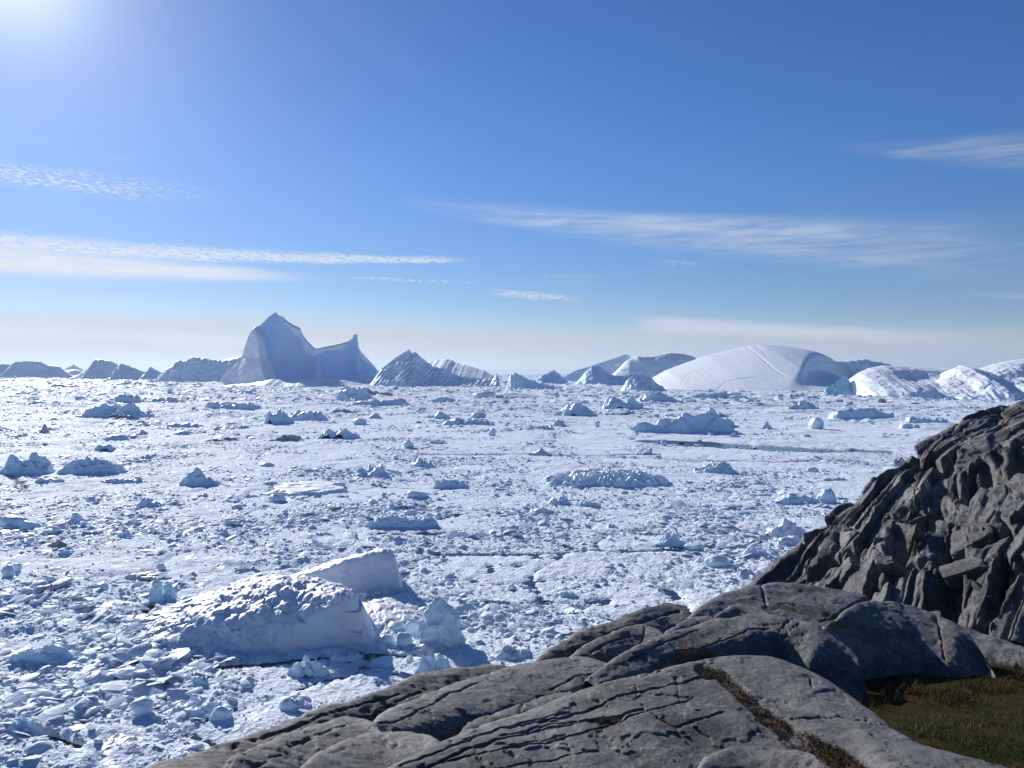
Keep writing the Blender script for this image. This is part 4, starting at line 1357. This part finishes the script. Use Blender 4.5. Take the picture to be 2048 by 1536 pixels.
# edge flank running down to the left
slab([[(150, 1600, 12), (290, 1538, 14), (430, 1491, 16), (560, 1446, 18), (740, 1387, 21), (850, 1349, 23.5), (940, 1338, 25), (1016, 1332, 26)],
      [(230, 1640, 11.3), (360, 1556, 13.3), (490, 1512, 15.3), (620, 1465, 17.5), (760, 1408, 20), (860, 1378, 21.8), (950, 1358, 23.4), (1030, 1342, 25.4)],
      [(330, 1680, 10.5), (430, 1580, 12.6), (550, 1530, 14.4), (690, 1478, 16.6), (790, 1432, 18.8), (880, 1402, 20.4), (965, 1380, 22.2), (1050, 1356, 24.5)]],
     330, 100, M_ROCK_DARK, (2.5, 5), 0.09, [([(470, 1490), (600, 1450), (720, 1410), (800, 1385)], 4, 0.12), ([(740, 1440), (760, 1420), (850, 1378)], 3, 0.10)], 101, stri=0.06, deep=14)
slab([[(400, 1585, 12.4), (470, 1520, 14), (550, 1480, 15.6), (640, 1450, 17), (715, 1436, 17.7), (752, 1450, 17.3), (764, 1470, 16.8)],
      [(450, 1600, 12), (530, 1528, 13.6), (610, 1490, 15), (680, 1466, 16.2), (730, 1456, 16.8), (758, 1468, 16.6), (768, 1480, 16.4)],
      [(520, 1640, 11.2), (590, 1565, 12.6), (660, 1520, 13.9), (720, 1490, 15.2), (750, 1482, 15.8), (768, 1484, 16), (774, 1490, 15.9)]],
     220, 100, M_ROCK, (1.0, 1.6), 0.07, [([(560, 1495), (620, 1475), (700, 1452)], 3, 0.07), ([(500, 1545), (560, 1510)], 4, 0.08)], 111, stri=0.05)
slab([[(540, 1600, 11.7), (610, 1528, 13.3), (680, 1486, 14.8), (745, 1464, 15.8), (800, 1460, 16.1), (850, 1470, 15.8), (880, 1486, 15.2)],
      [(620, 1610, 11.4), (690, 1545, 12.6), (750, 1505, 13.9), (800, 1488, 14.8), (840, 1482, 15.2), (870, 1486, 15.1), (886, 1494, 14.9)],
      [(720, 1660, 10.5), (780, 1580, 11.8), (820, 1530, 12.9), (850, 1505, 13.8), (875, 1496, 14.4), (890, 1497, 14.6), (900, 1500, 14.6)]],
     200, 100, M_ROCK, (0.9, 1.4), 0.06, [([(660, 1510), (720, 1490), (790, 1475)], 2.5, 0.05)], 121, stri=0.05)
# smooth upper slab
slab([[(735, 1458, 17.4), (770, 1425, 19), (830, 1396, 20.6), (900, 1368, 22.2), (1000, 1340, 24), (1080, 1320, 25.4), (1170, 1314, 26), (1215, 1326, 25.6), (1245, 1348, 24.6)],
      [(760, 1462, 16.9), (810, 1432, 18), (880, 1405, 19.2), (960, 1382, 20.6), (1050, 1358, 22.2), (1120, 1342, 23.4), (1180, 1334, 24.2), (1222, 1338, 24.5), (1250, 1354, 24)],
      [(790, 1470, 16.2), (850, 1452, 16.8), (920, 1436, 17.4), (990, 1420, 18.2), (1070, 1396, 19.4), (1140, 1372, 20.8), (1195, 1355, 22.4), (1232, 1352, 23.4), (1254, 1360, 23.4)]],
     330, 140, M_ROCK, (2.0, 3.5), 0.05, [([(880, 1392), (960, 1365), (1010, 1352)], 2.2, 0.03), ([(745, 1445), (780, 1447), (800, 1442), (850, 1415), (900, 1385), (960, 1365)], 3.5, 0.10), ([(1100, 1378), (1150, 1355), (1200, 1345)], 3, 0.08)], 131, stri=0.025, deep=15)
# long roll of rock beside the slab
slab([[(918, 1470, 15.6), (945, 1440, 16.6), (1000, 1420, 17.4), (1060, 1402, 18.2), (1110, 1386, 18.9), (1140, 1380, 19.2)],
      [(925, 1478, 15.2), (965, 1450, 16), (1020, 1430, 16.7), (1075, 1413, 17.4), (1120, 1396, 18), (1146, 1386, 18.6)],
      [(935, 1486, 14.8), (980, 1464, 15.3), (1035, 1444, 15.9), (1090, 1424, 16.5), (1130, 1408, 17), (1150, 1392, 18)]],
     160, 50, M_ROCK_DARK, (0.6, 0.7), 0.04, [([(1040, 1430), (1045, 1405)], 3, 0.10), ([(940, 1468), (1000, 1446), (1100, 1412)], 2, 0.05)], 141, stri=0.05)
# main front dome
slab([[(640, 1640, 10.6), (740, 1556, 12.2), (830, 1508, 13.2), (930, 1462, 14.4), (1050, 1421, 15.6), (1180, 1376, 16.6), (1290, 1347, 17.3), (1370, 1327, 17.8), (1450, 1313, 18.2), (1540, 1315, 18.2), (1610, 1338, 17.6), (1690, 1384, 16.6), (1760, 1436, 15.3), (1800, 1462, 14.6), (1900, 1508, 13.4), (2000, 1532, 12.8), (2120, 1552, 12)],
      [(700, 1680, 10), (800, 1590, 11.4), (890, 1540, 12.2), (990, 1492, 13.2), (1110, 1444, 14.4), (1230, 1400, 15.4), (1330, 1372, 16), (1400, 1352, 16.6), (1470, 1338, 16.9), (1550, 1345, 16.6), (1620, 1372, 15.9), (1690, 1415, 15), (1750, 1458, 14.1), (1800, 1484, 13.6), (1890, 1526, 12.7), (1990, 1550, 12.2), (2110, 1575, 11.6)],
      [(760, 1720, 9.6), (860, 1630, 10.8), (950, 1580, 11.4), (1050, 1530, 12.2), (1170, 1478, 13.2), (1280, 1436, 14), (1370, 1410, 14.6), (1430, 1398, 14.9), (1490, 1394, 15), (1560, 1404, 14.8), (1630, 1430, 14.2), (1690, 1458, 13.6), (1745, 1486, 13), (1800, 1512, 12.6), (1880, 1548, 12), (1980, 1575, 11.6), (2100, 1600, 11)],
      [(840, 1760, 9.2), (930, 1680, 10), (1020, 1630, 10.5), (1120, 1580, 11.1), (1230, 1532, 11.8), (1330, 1496, 12.4), (1400, 1480, 12.7), (1460, 1472, 12.9), (1520, 1472, 12.9), (1580, 1480, 12.8), (1640, 1496, 12.5), (1700, 1514, 12.2), (1750, 1530, 11.9), (1810, 1548, 11.6), (1880, 1580, 11.2), (1970, 1610, 10.8), (2090, 1640, 10.4)],
      [(960, 1800, 8.8), (1040, 1730, 9.4), (1130, 1690, 9.6), (1230, 1650, 9.9), (1320, 1620, 10.1), (1400, 1600, 10.3), (1450, 1590, 10.4), (1500, 1586, 10.4), (1550, 1586, 10.4), (1600, 1590, 10.4), (1660, 1600, 10.3), (1720, 1610, 10.2), (1770, 1620, 10.1), (1830, 1635, 10), (1890, 1660, 9.8), (1970, 1690, 9.6), (2080, 1720, 9.3)]],
     560, 330, M_ROCK, (1.4, 2.2), 0.045,
     [([(800, 1532), (900, 1492), (1000, 1458), (1100, 1436), (1180, 1416), (1260, 1388), (1340, 1366), (1400, 1352)], 3.6, 0.09),
      ([(820, 1548), (930, 1500), (1060, 1462), (1160, 1440), (1250, 1428), (1290, 1418)], 4.6, 0.12),
      ([(1000, 1472), (1040, 1462), (1110, 1442), (1200, 1432)], 3, 0.07),
      ([(880, 1524), (1000, 1500), (1080, 1488), (1160, 1468), (1200, 1450), (1240, 1440), (1330, 1412), (1390, 1392)], 3.2, 0.07),
      ([(1290, 1420), (1320, 1440), (1345, 1452), (1400, 1440), (1450, 1424)], 3.2, 0.07),
      ([(1580, 1440), (1640, 1432), (1700, 1436), (1760, 1448)], 3, 0.06), ([(1270, 1365), (1275, 1388)], 2.4, 0.06), ([(1350, 1350), (1360, 1400)], 2, 0.04),
      ([(1000, 1500), (1130, 1470)], 2.4, 0.05), ([(1100, 1340), (1280, 1352), (1340, 1335)], 2, 0.04), ([(1620, 1352), (1626, 1372)], 4, 0.08),
      ([(900, 1560), (1040, 1530), (1180, 1500)], 2.4, 0.04), ([(930, 1476), (1060, 1440), (1140, 1420)], 2.2, 0.05)], 151,
     [([(1404, 1338), (1440, 1346), (1470, 1372), (1500, 1402), (1530, 1432), (1560, 1450), (1600, 1480)], 13, 0.06), ([(1580, 1474), (1630, 1496), (1690, 1526), (1740, 1560)], 20, 0.05), ([(1200, 1438), (1240, 1434)], 6, 0.04)], 0.022, fall=0.35)
slab([[(1385, 1552, 11.3), (1430, 1510, 12.1), (1485, 1490, 12.5), (1560, 1491, 12.4), (1615, 1502, 12.1), (1640, 1525, 11.6)],
      [(1400, 1570, 10.9), (1445, 1528, 11.6), (1495, 1508, 12), (1560, 1508, 11.9), (1612, 1518, 11.7), (1636, 1540, 11.3)],
      [(1400, 1640, 9.8), (1450, 1590, 10.5), (1500, 1572, 10.8), (1560, 1570, 10.8), (1612, 1578, 10.6), (1640, 1600, 10.3)]],
     150, 70, M_ROCK, (0.5, 0.45), 0.07, [], 161, stri=0.05)
# middle slab with the dark right-hand drop
slab([[(1170, 1356, 21.6), (1240, 1312, 23), (1320, 1274, 24.8), (1410, 1245, 26.4), (1500, 1230, 27), (1555, 1228, 27), (1605, 1240, 26.6), (1650, 1262, 25.8), (1706, 1300, 24.8), (1738, 1400, 23.4)],
      [(1185, 1366, 21), (1262, 1328, 22), (1340, 1294, 23.6), (1425, 1268, 24.8), (1500, 1254, 25.4), (1550, 1252, 25.5), (1595, 1262, 25.2), (1640, 1285, 24.4), (1690, 1330, 24), (1736, 1412, 23.2)],
      [(1200, 1378, 20.4), (1285, 1346, 21.2), (1365, 1318, 22.4), (1445, 1292, 23.6), (1510, 1280, 24.2), (1550, 1282, 24.2), (1590, 1298, 23.8), (1630, 1326, 23), (1676, 1372, 23), (1734, 1424, 22.9)],
      [(1215, 1392, 19.8), (1300, 1366, 20.6), (1380, 1348, 21.4), (1455, 1345, 22.2), (1515, 1372, 22.8), (1555, 1400, 23.2), (1595, 1424, 23), (1630, 1436, 22.6), (1676, 1446, 22.4), (1730, 1452, 22.4)]],
     300, 150, M_ROCK, (1.4, 1.8), 0.06, [([(1240, 1330), (1340, 1282), (1400, 1258)], 2.5, 0.06), ([(1400, 1300), (1440, 1282), (1500, 1262), (1540, 1258)], 3, 0.1), ([(1590, 1232), (1560, 1262), (1545, 1280)], 3, 0.10), ([(1600, 1246), (1575, 1270), (1556, 1282)], 3, 0.09), ([(1265, 1316), (1330, 1285)], 2, 0.04)], 171,
     [([(1330, 1322), (1370, 1312), (1420, 1310)], 11, 0.05), ([(1560, 1226), (1600, 1232)], 5, 0.03)], 0.03)
slab([[(1312, 1282, 25.6), (1345, 1254, 27), (1385, 1236, 28), (1420, 1233, 28.2), (1438, 1244, 27.6)],
      [(1322, 1288, 25.2), (1358, 1266, 26.2), (1394, 1250, 27), (1426, 1246, 27.3), (1442, 1254, 26.9)],
      [(1332, 1296, 24.8), (1374, 1280, 25.4), (1408, 1266, 26.1), (1434, 1260, 26.4), (1446, 1264, 26.2)]], 90, 50, M_ROCK, (0.6, 0.9), 0.04, [([(1360, 1262), (1400, 1244)], 2.5, 0.06)], 181)
slab([[(1418, 1246, 27.8), (1445, 1222, 29), (1482, 1209, 29.8), (1518, 1217, 29.4), (1545, 1232, 28.6)],
      [(1428, 1252, 27.3), (1455, 1234, 28.2), (1488, 1224, 28.8), (1522, 1229, 28.5), (1550, 1240, 28)],
      [(1436, 1262, 26.6), (1465, 1250, 27.2), (1495, 1242, 27.7), (1526, 1244, 27.6), (1556, 1250, 27.3)]], 90, 50, M_ROCK, (0.6, 0.9), 0.04, [([(1440, 1240), (1480, 1222), (1510, 1226)], 2.5, 0.06)], 191)
# left lobes by the ice
slab([[(1050, 1336, 25.6), (1082, 1314, 27), (1130, 1277, 29), (1200, 1251, 31), (1290, 1218, 33), (1345, 1207, 34), (1375, 1216, 33.6), (1395, 1236, 32.6)],
      [(1070, 1342, 25.2), (1110, 1316, 26.4), (1160, 1290, 27.8), (1225, 1266, 29.4), (1300, 1240, 31), (1350, 1228, 32), (1380, 1236, 31.8), (1398, 1252, 31)],
      [(1090, 1350, 24.6), (1140, 1328, 25.4), (1195, 1304, 26.6), (1250, 1284, 27.8), (1315, 1262, 29.4), (1360, 1252, 30.2), (1386, 1258, 30.2), (1402, 1268, 29.6)]],
     200, 90, M_ROCK_DARK, (2, 3.5), 0.09, [([(1120, 1310), (1200, 1275), (1300, 1240), (1360, 1222)], 4, 0.14)], 201, [([(1120, 1322), (1180, 1296), (1240, 1275)], 7, 0.05)], 0.05, deep=15)
slab([[(1110, 1338, 25.2), (1170, 1292, 27), (1230, 1262, 28.2), (1285, 1251, 28.8), (1315, 1260, 28.4), (1335, 1282, 27.4)],
      [(1135, 1342, 24.8), (1190, 1306, 26), (1245, 1282, 27), (1292, 1272, 27.5), (1320, 1276, 27.4), (1338, 1292, 26.8)],
      [(1160, 1350, 24.2), (1215, 1324, 25), (1265, 1304, 25.8), (1300, 1294, 26.2), (1326, 1294, 26.3), (1342, 1302, 26)]],
     150, 80, M_ROCK, (1, 1.6), 0.07, [([(1150, 1325), (1220, 1285), (1270, 1268)], 2.5, 0.06), ([(1290, 1255), (1280, 1290)], 3, 0.07)], 211, [([(1210, 1330), (1270, 1312), (1330, 1300)], 9, 0.05)], 0.05)
# back knob
slab([[(1330, 1290, 28), (1378, 1238, 31.6), (1410, 1207, 33.8), (1470, 1180, 36), (1550, 1167, 37), (1640, 1172, 37), (1735, 1194, 36.2), (1800, 1222, 35), (1840, 1250, 33.6)],
      [(1350, 1296, 27.6), (1400, 1250, 30.4), (1435, 1224, 32), (1490, 1202, 33.6), (1560, 1192, 34.4), (1640, 1196, 34.6), (1725, 1214, 34.2), (1795, 1238, 33.4), (1838, 1262, 32.4)],
      [(1370, 1304, 27), (1420, 1268, 28.8), (1460, 1246, 30), (1510, 1230, 31), (1575, 1224, 31.6), (1645, 1228, 31.8), (1715, 1240, 31.6), (1790, 1258, 31.2), (1836, 1276, 30.6)],
      [(1390, 1318, 26), (1440, 1290, 27), (1480, 1272, 27.8), (1530, 1258, 28.6), (1590, 1254, 29), (1650, 1258, 29), (1710, 1266, 29), (1786, 1278, 28.8), (1834, 1292, 28.6)]],
     280, 140, M_ROCK, (3, 5), 0.07, [([(1522, 1170), (1528, 1195), (1535, 1212)], 3.4, 0.14), ([(1535, 1190), (1545, 1205), (1590, 1210)], 2.4, 0.07), ([(1745, 1196), (1700, 1215), (1660, 1238), (1640, 1242)], 4, 0.22), ([(1440, 1215), (1450, 1240)], 2.4, 0.05)], 221, [([(1530, 1218), (1560, 1212), (1590, 1222)], 5, 0.04)], 0.03, deep=18)
slab([[(1636, 1266, 26.6), (1680, 1232, 29.4), (1740, 1204, 31.6), (1800, 1206, 32.2), (1850, 1220, 32), (1905, 1244, 31), (1946, 1280, 29.6), (1990, 1352, 27.6)],
      [(1650, 1276, 26.2), (1700, 1246, 28.4), (1755, 1226, 29.8), (1810, 1228, 30.2), (1860, 1240, 30), (1908, 1262, 29.4), (1948, 1296, 28.8), (1992, 1360, 27.4)],
      [(1668, 1292, 25.6), (1720, 1266, 27.2), (1772, 1258, 28), (1825, 1264, 28.2), (1868, 1272, 28.2), (1910, 1286, 27.9), (1950, 1316, 28), (1994, 1368, 27.2)],
      [(1682, 1330, 24.4), (1735, 1310, 25.6), (1785, 1306, 26.2), (1832, 1312, 26.4), (1872, 1316, 26.5), (1912, 1324, 26.4), (1952, 1342, 27.2), (1996, 1376, 27)],
      [(1690, 1440, 23.4), (1745, 1420, 24.4), (1795, 1408, 25), (1840, 1400, 25.4), (1876, 1394, 25.6), (1914, 1388, 25.8), (1954, 1386, 26.6), (1998, 1388, 26.6)]],
     240, 150, M_ROCK, (1.6, 2.6), 0.07, [([(1870, 1222), (1878, 1250), (1884, 1290), (1888, 1320)], 3, 0.12), ([(1770, 1270), (1830, 1282)], 3, 0.08), ([(1825, 1276), (1830, 1300)], 2.5, 0.06)], 231, [([(1640, 1246), (1690, 1252)], 6, 0.04)], 0.03)
slab([[(1838, 1238, 34.5), (1900, 1247, 34), (1960, 1264, 33), (2030, 1286, 31.6), (2120, 1316, 30)],
      [(1860, 1250, 33), (1920, 1266, 32), (1980, 1284, 31), (2040, 1304, 30), (2130, 1332, 28.6)],
      [(1890, 1270, 31.4), (1945, 1290, 30), (2000, 1308, 29.2), (2060, 1326, 28.4), (2140, 1350, 27.4)]], 130, 60, M_ROCK, (2, 3), 0.08, [], 241)


# ------------------------------------------------------------------ the dark hillside on the right
def cliff():
    rows = [
        [(1490, 1190, 53), (1540, 1140, 55), (1600, 1088, 58), (1680, 1032, 61), (1750, 972, 65), (1815, 926, 68), (1838, 900, 71), (1890, 869, 74), (1960, 839, 76), (2048, 807, 78), (2140, 775, 80), (2300, 740, 82)],
        [(1505, 1192, 51.5), (1560, 1150, 53), (1625, 1102, 55), (1700, 1048, 57), (1770, 994, 60), (1835, 950, 62), (1865, 926, 64), (1915, 898, 65), (1980, 872, 66), (2060, 848, 66), (2150, 820, 66), (2300, 790, 66)],
        [(1525, 1198, 50), (1590, 1168, 50.5), (1660, 1120, 51.5), (1735, 1075, 52.5), (1805, 1030, 54), (1865, 995, 55), (1905, 972, 55.5), (1955, 948, 56), (2015, 925, 56), (2085, 905, 55), (2170, 885, 54), (2300, 860, 53)],
        [(1545, 1206, 48.5), (1625, 1188, 48), (1705, 1148, 47.8), (1780, 1112, 47.6), (1845, 1082, 47.5), (1905, 1056, 47.4), (1950, 1038, 47.2), (2000, 1020, 47), (2055, 1004, 46.5), (2120, 988, 46), (2200, 970, 45), (2310, 950, 44)],
        [(1565, 1216, 47), (1655, 1206, 45.6), (1735, 1182, 44.6), (1810, 1158, 43.8), (1875, 1138, 43.2), (1930, 1122, 42.7), (1980, 1110, 42.2), (2030, 1098, 41.8), (2080, 1090, 41.3), (2140, 1080, 40.7), (2220, 1066, 40), (2320, 1050, 39)],
        [(1590, 1228, 45.4), (1680, 1225, 43.6), (1760, 1222, 42.2), (1835, 1216, 41), (1900, 1210, 40.2), (1950, 1206, 39.6), (2000, 1202, 39), (2050, 1198, 38.6), (2100, 1194, 38), (2160, 1190, 37.4), (2230, 1185, 36.6), (2330, 1180, 35.8)],
        [(1620, 1250, 43), (1700, 1262, 40.6), (1780, 1275, 39), (1850, 1283, 38), (1915, 1288, 37.4), (1965, 1292, 36.8), (2015, 1295, 36.4), (2060, 1298, 36), (2110, 1300, 35.6), (2170, 1304, 35), (2240, 1308, 34.4), (2340, 1314, 33.6)]]
    R = [np.array([P(*q) for q in r]) for r in rows]
    c = R[0]
    R = [np.c_[c[:, 0] - 4, c[:, 1] + 26, np.full(len(c), -1.5)], c + np.array([0, 4.0, -3.0])] + R
    nu, nv = 400, 350
    V, lv, lu = net(R, nu, nv, 1)
    N = normals(V)
    if N[..., 2].mean() < 0:
        N = -N
    uu, vv = np.meshgrid(np.linspace(0, lu, nu), np.linspace(0, lv, nv), indexing='ij')
    vv = np.concatenate([np.zeros((nu, 1)), np.cumsum(np.linalg.norm(np.diff(V, axis=1), axis=2), axis=1)], 1)
    vv = vv - vv[:, 14:15]
    uu = np.concatenate([np.zeros((1, nv)), np.cumsum(np.linalg.norm(np.diff(V, axis=0), axis=2), axis=0)], 0)
    uu = uu - uu[150:151, :]
    # swells and long ledges parallel to the skyline; the jointed blocks themselves are set on it below
    wa = uu + 1.2 * fbm3(V, 5.0, 3, 301)
    wb = vv + 1.2 * fbm3(V, 5.0, 3, 311)
    n1 = fbm3(V, 6.0, 5, 321, 0.5)
    big = worley2(wa / 7.5 + 0.08 * wb, wb / 4.6, 331)
    mid = worley2(wa / 3.0 - 0.12 * wb, wb / 2.4, 341)
    sml = worley2(wa / 1.1, wb / 1.0, 351)
    calm = np.clip((np.arange(nv) - 8) / 60.0, 0.12, 1)[None, :]
    d = 0.35 * n1 + calm * (0.6 * (big[2] - 0.5) + 0.7 * big[3]) - 0.35 * sst(0.06, 0.0, big[1] - big[0])
    d += 0.12 * (mid[2] - 0.5) + 0.22 * mid[3] - 0.12 * sst(0.06, 0.0, mid[1] - mid[0])
    d += 0.04 * (sml[2] - 0.5) + 0.08 * sml[3] + 0.035 * fbm3(V, 0.6, 4, 361)
    px, py = proj(V)
    # gullies
    for pts, wd, dp in (([(1870, 1290), (1880, 1220), (1890, 1150), (1900, 1085)], 30, 1.5), ([(1700, 1205), (1800, 1150), (1900, 1095), (2010, 1060)], 12, 0.9), ([(1560, 1180), (1680, 1120), (1760, 1060), (1840, 1000)], 9, 0.8),
                        ([(1790, 1110), (1830, 1050), (1880, 1000), (1960, 960), (2048, 930)], 26, 1.8), ([(1960, 1270), (2000, 1180), (2010, 1120)], 12, 0.9), ([(1990, 1160), (2048, 1130)], 10, 0.7), ([(1830, 905), (1840, 930), (1900, 940)], 9, 0.8)):
        q = polyline_dist(px + 12 * pn2(px / 25, py / 25, 381), py + 12 * pn2(px / 25, py / 25, 382), pts)
        d -= dp * sst(wd * 1.3, 0, q)
    fade = np.minimum(1, (np.arange(nv) - 3).clip(0) / 10.0)
    V = V + N * (d * fade[None, :])[..., None]
    o = add('hillside', grid_mesh('hillside', V, M_CLIFF, True))
    tag(o, 'dark fractured rock hillside rising to the right', kind='structure')
    # jointed blocks of gneiss, long side with the ledges
    rng = np.random.default_rng(77)
    N = normals(V)
    if N[..., 2].mean() < 0:
        N = -N
    Tu = np.gradient(V, axis=0)
    Tu /= np.linalg.norm(Tu, axis=2, keepdims=True)
    shapes = []
    for k in range(14):
        v_, f = ICO[4]
        nn = np.concatenate([np.eye(3), -np.eye(3), rng.normal(size=(5, 3))]) + 0.16 * rng.normal(size=(11, 3))
        nn /= np.linalg.norm(nn, axis=1, keepdims=True)
        dd = np.r_[0.62 + 0.12 * rng.random(6), 0.78 + 0.15 * rng.random(5)]
        dots = v_ @ nn.T
        lim = np.where(dots > 0.05, dd / np.maximum(dots, 0.05), 9.0)
        p = v_ * np.minimum(lim.min(1), 1.2)[:, None]
        p = p / np.abs(p).max(0)
        q = p * np.array([2.4, 1.4, 1.0])
        p = p * (1 + 0.06 * fbm3(q, 0.6, 5, k + 5)[:, None])
        shapes.append(poly_mesh('rock_block', p, f, M_CLIFF, False))
    placed = []
    tries = 0
    while len(placed) < 18 and tries < 6000:
        tries += 1
        i, j = rng.integers(8, nu - 60), rng.integers(34, nv - 6)
        c = V[i, j]
        x, y = px[i, j], py[i, j]
        if x < 1660 or x > 2110 or y > 1240 or y < 980 + (2048 - x) * 0.22:
            continue
        s = rng.uniform(0.5, 0.95) if len(placed) > 16 else rng.uniform(0.9, 1.3)
        if any(np.linalg.norm(c - q) < (s + r) * 1.1 for q, r in placed):
            continue
        placed.append((c, s))
        n, t = N[i, j], Tu[i, j]
        t = t + 0.12 * rng.normal(size=3)
        n = n + 0.14 * rng.normal(size=3)
        t = t - n * (t @ n) / (n @ n)
        t /= np.linalg.norm(t)
        n /= np.linalg.norm(n)
        w_ = np.cross(n, t)
        L = np.array([s * rng.uniform(0.9, 1.3), s * rng.uniform(0.75, 1.0), s * rng.uniform(0.45, 0.6)])
        M = np.stack([t * L[0], w_ * L[1], n * L[2]], 1)
        c = c - n * L[2] * rng.uniform(0.7, 0.95)
        b = add('rock_block', shapes[rng.integers(0, 14)], o)
        b.matrix_local = mathutils.Matrix([[*M[0], c[0]], [*M[1], c[1]], [*M[2], c[2]], [0, 0, 0, 1]])
    return V


CLIFF = cliff()


# ------------------------------------------------------------------ grass and moss
def blades(name, pts, hgt, mat, label, width, lean, seed, per=3):
    rng = np.random.default_rng(seed)
    n = len(pts)
    h = hgt[0] + (hgt[1] - hgt[0]) * rng.random(n) ** 1.6
    h = h * np.clip(1.0 + 1.1 * fbm2(pts[:, 0] / 0.7, pts[:, 1] / 0.7, 3, seed), 0.45, 2.2)
    a = rng.random(n) * 6.283
    b = a + 1.57 + rng.normal(size=n) * 0.4
    ln = lean * (0.3 + rng.random(n)) * h
    side = np.stack([np.cos(a), np.sin(a), 0 * a], -1) * (width * (0.6 + 0.8 * rng.random(n)))[:, None]
    dirv = np.stack([np.cos(b), np.sin(b), 0 * b], -1)
    up = np.array([0, 0, 1.0])
    p0, p1 = pts - side, pts + side
    mid = pts + dirv * (0.35 * ln)[:, None] + up * (0.6 * h)[:, None]
    p2, p3 = mid + side * 0.7, mid - side * 0.7
    p4 = pts + dirv * ln[:, None] + up * h[:, None]
    V = np.stack([p0, p1, p2, p3, p4], 1).reshape(-1, 3)
    k = np.arange(n)[:, None] * 5
    f = np.concatenate([k + np.array([0, 1, 2]), k + np.array([0, 2, 3]), k + np.array([3, 2, 4])], 0)
    return tag(add(name, poly_mesh(name, V, f, mat, False)), label, kind='stuff')


def grass():
    rng = np.random.default_rng(5)
    n = 60000
    y = 11 + 20 * rng.random(n) ** 1.3
    x = 4.5 + rng.random(n) * (0.78 * y - 4.0)
    dens = fbm2(x / 1.2, y / 1.2, 4, 401)
    keep = rng.random(n) < np.clip(0.5 + 0.9 * dens, 0.08, 1)
    x, y = x[keep], y[keep]
    z = CAM_Z + ground_z(x, y)
    blades('grass', np.stack([x, y, z - 0.01], -1), (0.03, 0.12), M_GRASS, 'shaded dark green and brown grass in the hollow', 0.005, 0.7, 6)
    # a few tall pale tufts
    c = rng.random((70, 2))
    cy = 11.5 + 10 * c[:, 0]
    cx = 0.42 * cy + c[:, 1] * 0.28 * cy
    k = 22
    tx = np.repeat(cx, k) + rng.normal(size=70 * k) * 0.06
    ty = np.repeat(cy, k) + rng.normal(size=70 * k) * 0.06
    blades('tall_grass', np.stack([tx, ty, CAM_Z + ground_z(tx, ty)], -1), (0.08, 0.24), blade_mat('straw', (0.13, 0.115, 0.05), (0.07, 0.085, 0.03)), 'pale straw tufts standing in the shaded hollow', 0.0045, 0.9, 7)
    # rusty tussocks at the foot of the right-hand block
    cx, cy = [], []
    for px, py, yy in ((1790, 1372, 24.4), (1830, 1352, 25), (1862, 1362, 24.6), (1895, 1352, 25), (1925, 1362, 24.6), (1950, 1344, 25.6), (1880, 1390, 23.5), (1935, 1384, 23.6), (1775, 1330, 25.6), (1990, 1320, 27), (2030, 1312, 28), (1985, 1356, 26), (2000, 1366, 25.4), (1720, 1402, 23), (1745, 1392, 23.6)):
        p = P(px, py, yy)
        cx += list(p[0] + rng.normal(size=260) * 0.28)
        cy += list(p[1] + rng.normal(size=260) * 0.3)
    cx, cy = np.array(cx), np.array(cy)
    blades('tussock_grass', np.stack([cx, cy, CAM_Z + ground_z(cx, cy)], -1), (0.10, 0.32), blade_mat('rusty_blades', (0.12, 0.06, 0.02), (0.07, 0.06, 0.02)), 'rusty tussock grass at the foot of the dark rock block', 0.006, 0.8, 9)
    pts = np.concatenate(MOSS)
    pick = rng.integers(0, len(pts), 24000)
    q = pts[pick] + rng.normal(size=(24000, 3)) * np.array([0.03, 0.05, 0.004])
    blades('moss', q - np.array([0, 0, 0.01]), (0.02, 0.07), M_MOSS, 'rusty brown moss and heather in the rock joints', 0.006, 0.9, 8)


grass()


# ------------------------------------------------------------------ cold sea air
def haze():
    lo, hi = np.array([-31000, -2500, -4.0]), np.array([31000, 41000, 320.0])
    c = np.array([[i, j, k] for i in (0, 1) for j in (0, 1) for k in (0, 1)], float)
    V = lo + c * (hi - lo)
    f = [[0, 1, 3, 2], [4, 6, 7, 5], [0, 4, 5, 1], [2, 3, 7, 6], [0, 2, 6, 4], [1, 5, 7, 3]]
    m = bpy.data.materials.new('haze')
    m.use_nodes = True
    t = m.node_tree
    t.nodes.clear()
    o = t.nodes.new('ShaderNodeOutputMaterial')
    v = t.nodes.new('ShaderNodeVolumePrincipled')
    v.inputs['Color'].default_value = (0.72, 0.86, 1.0, 1)
    v.inputs['Density'].default_value = 0.00006
    v.inputs['Anisotropy'].default_value = 0.3
    t.links.new(v.outputs[0], o.inputs['Volume'])
    tag(add('haze', poly_mesh('haze', V, f, m, False)), 'thin pale haze over the fjord', kind='stuff')


haze()
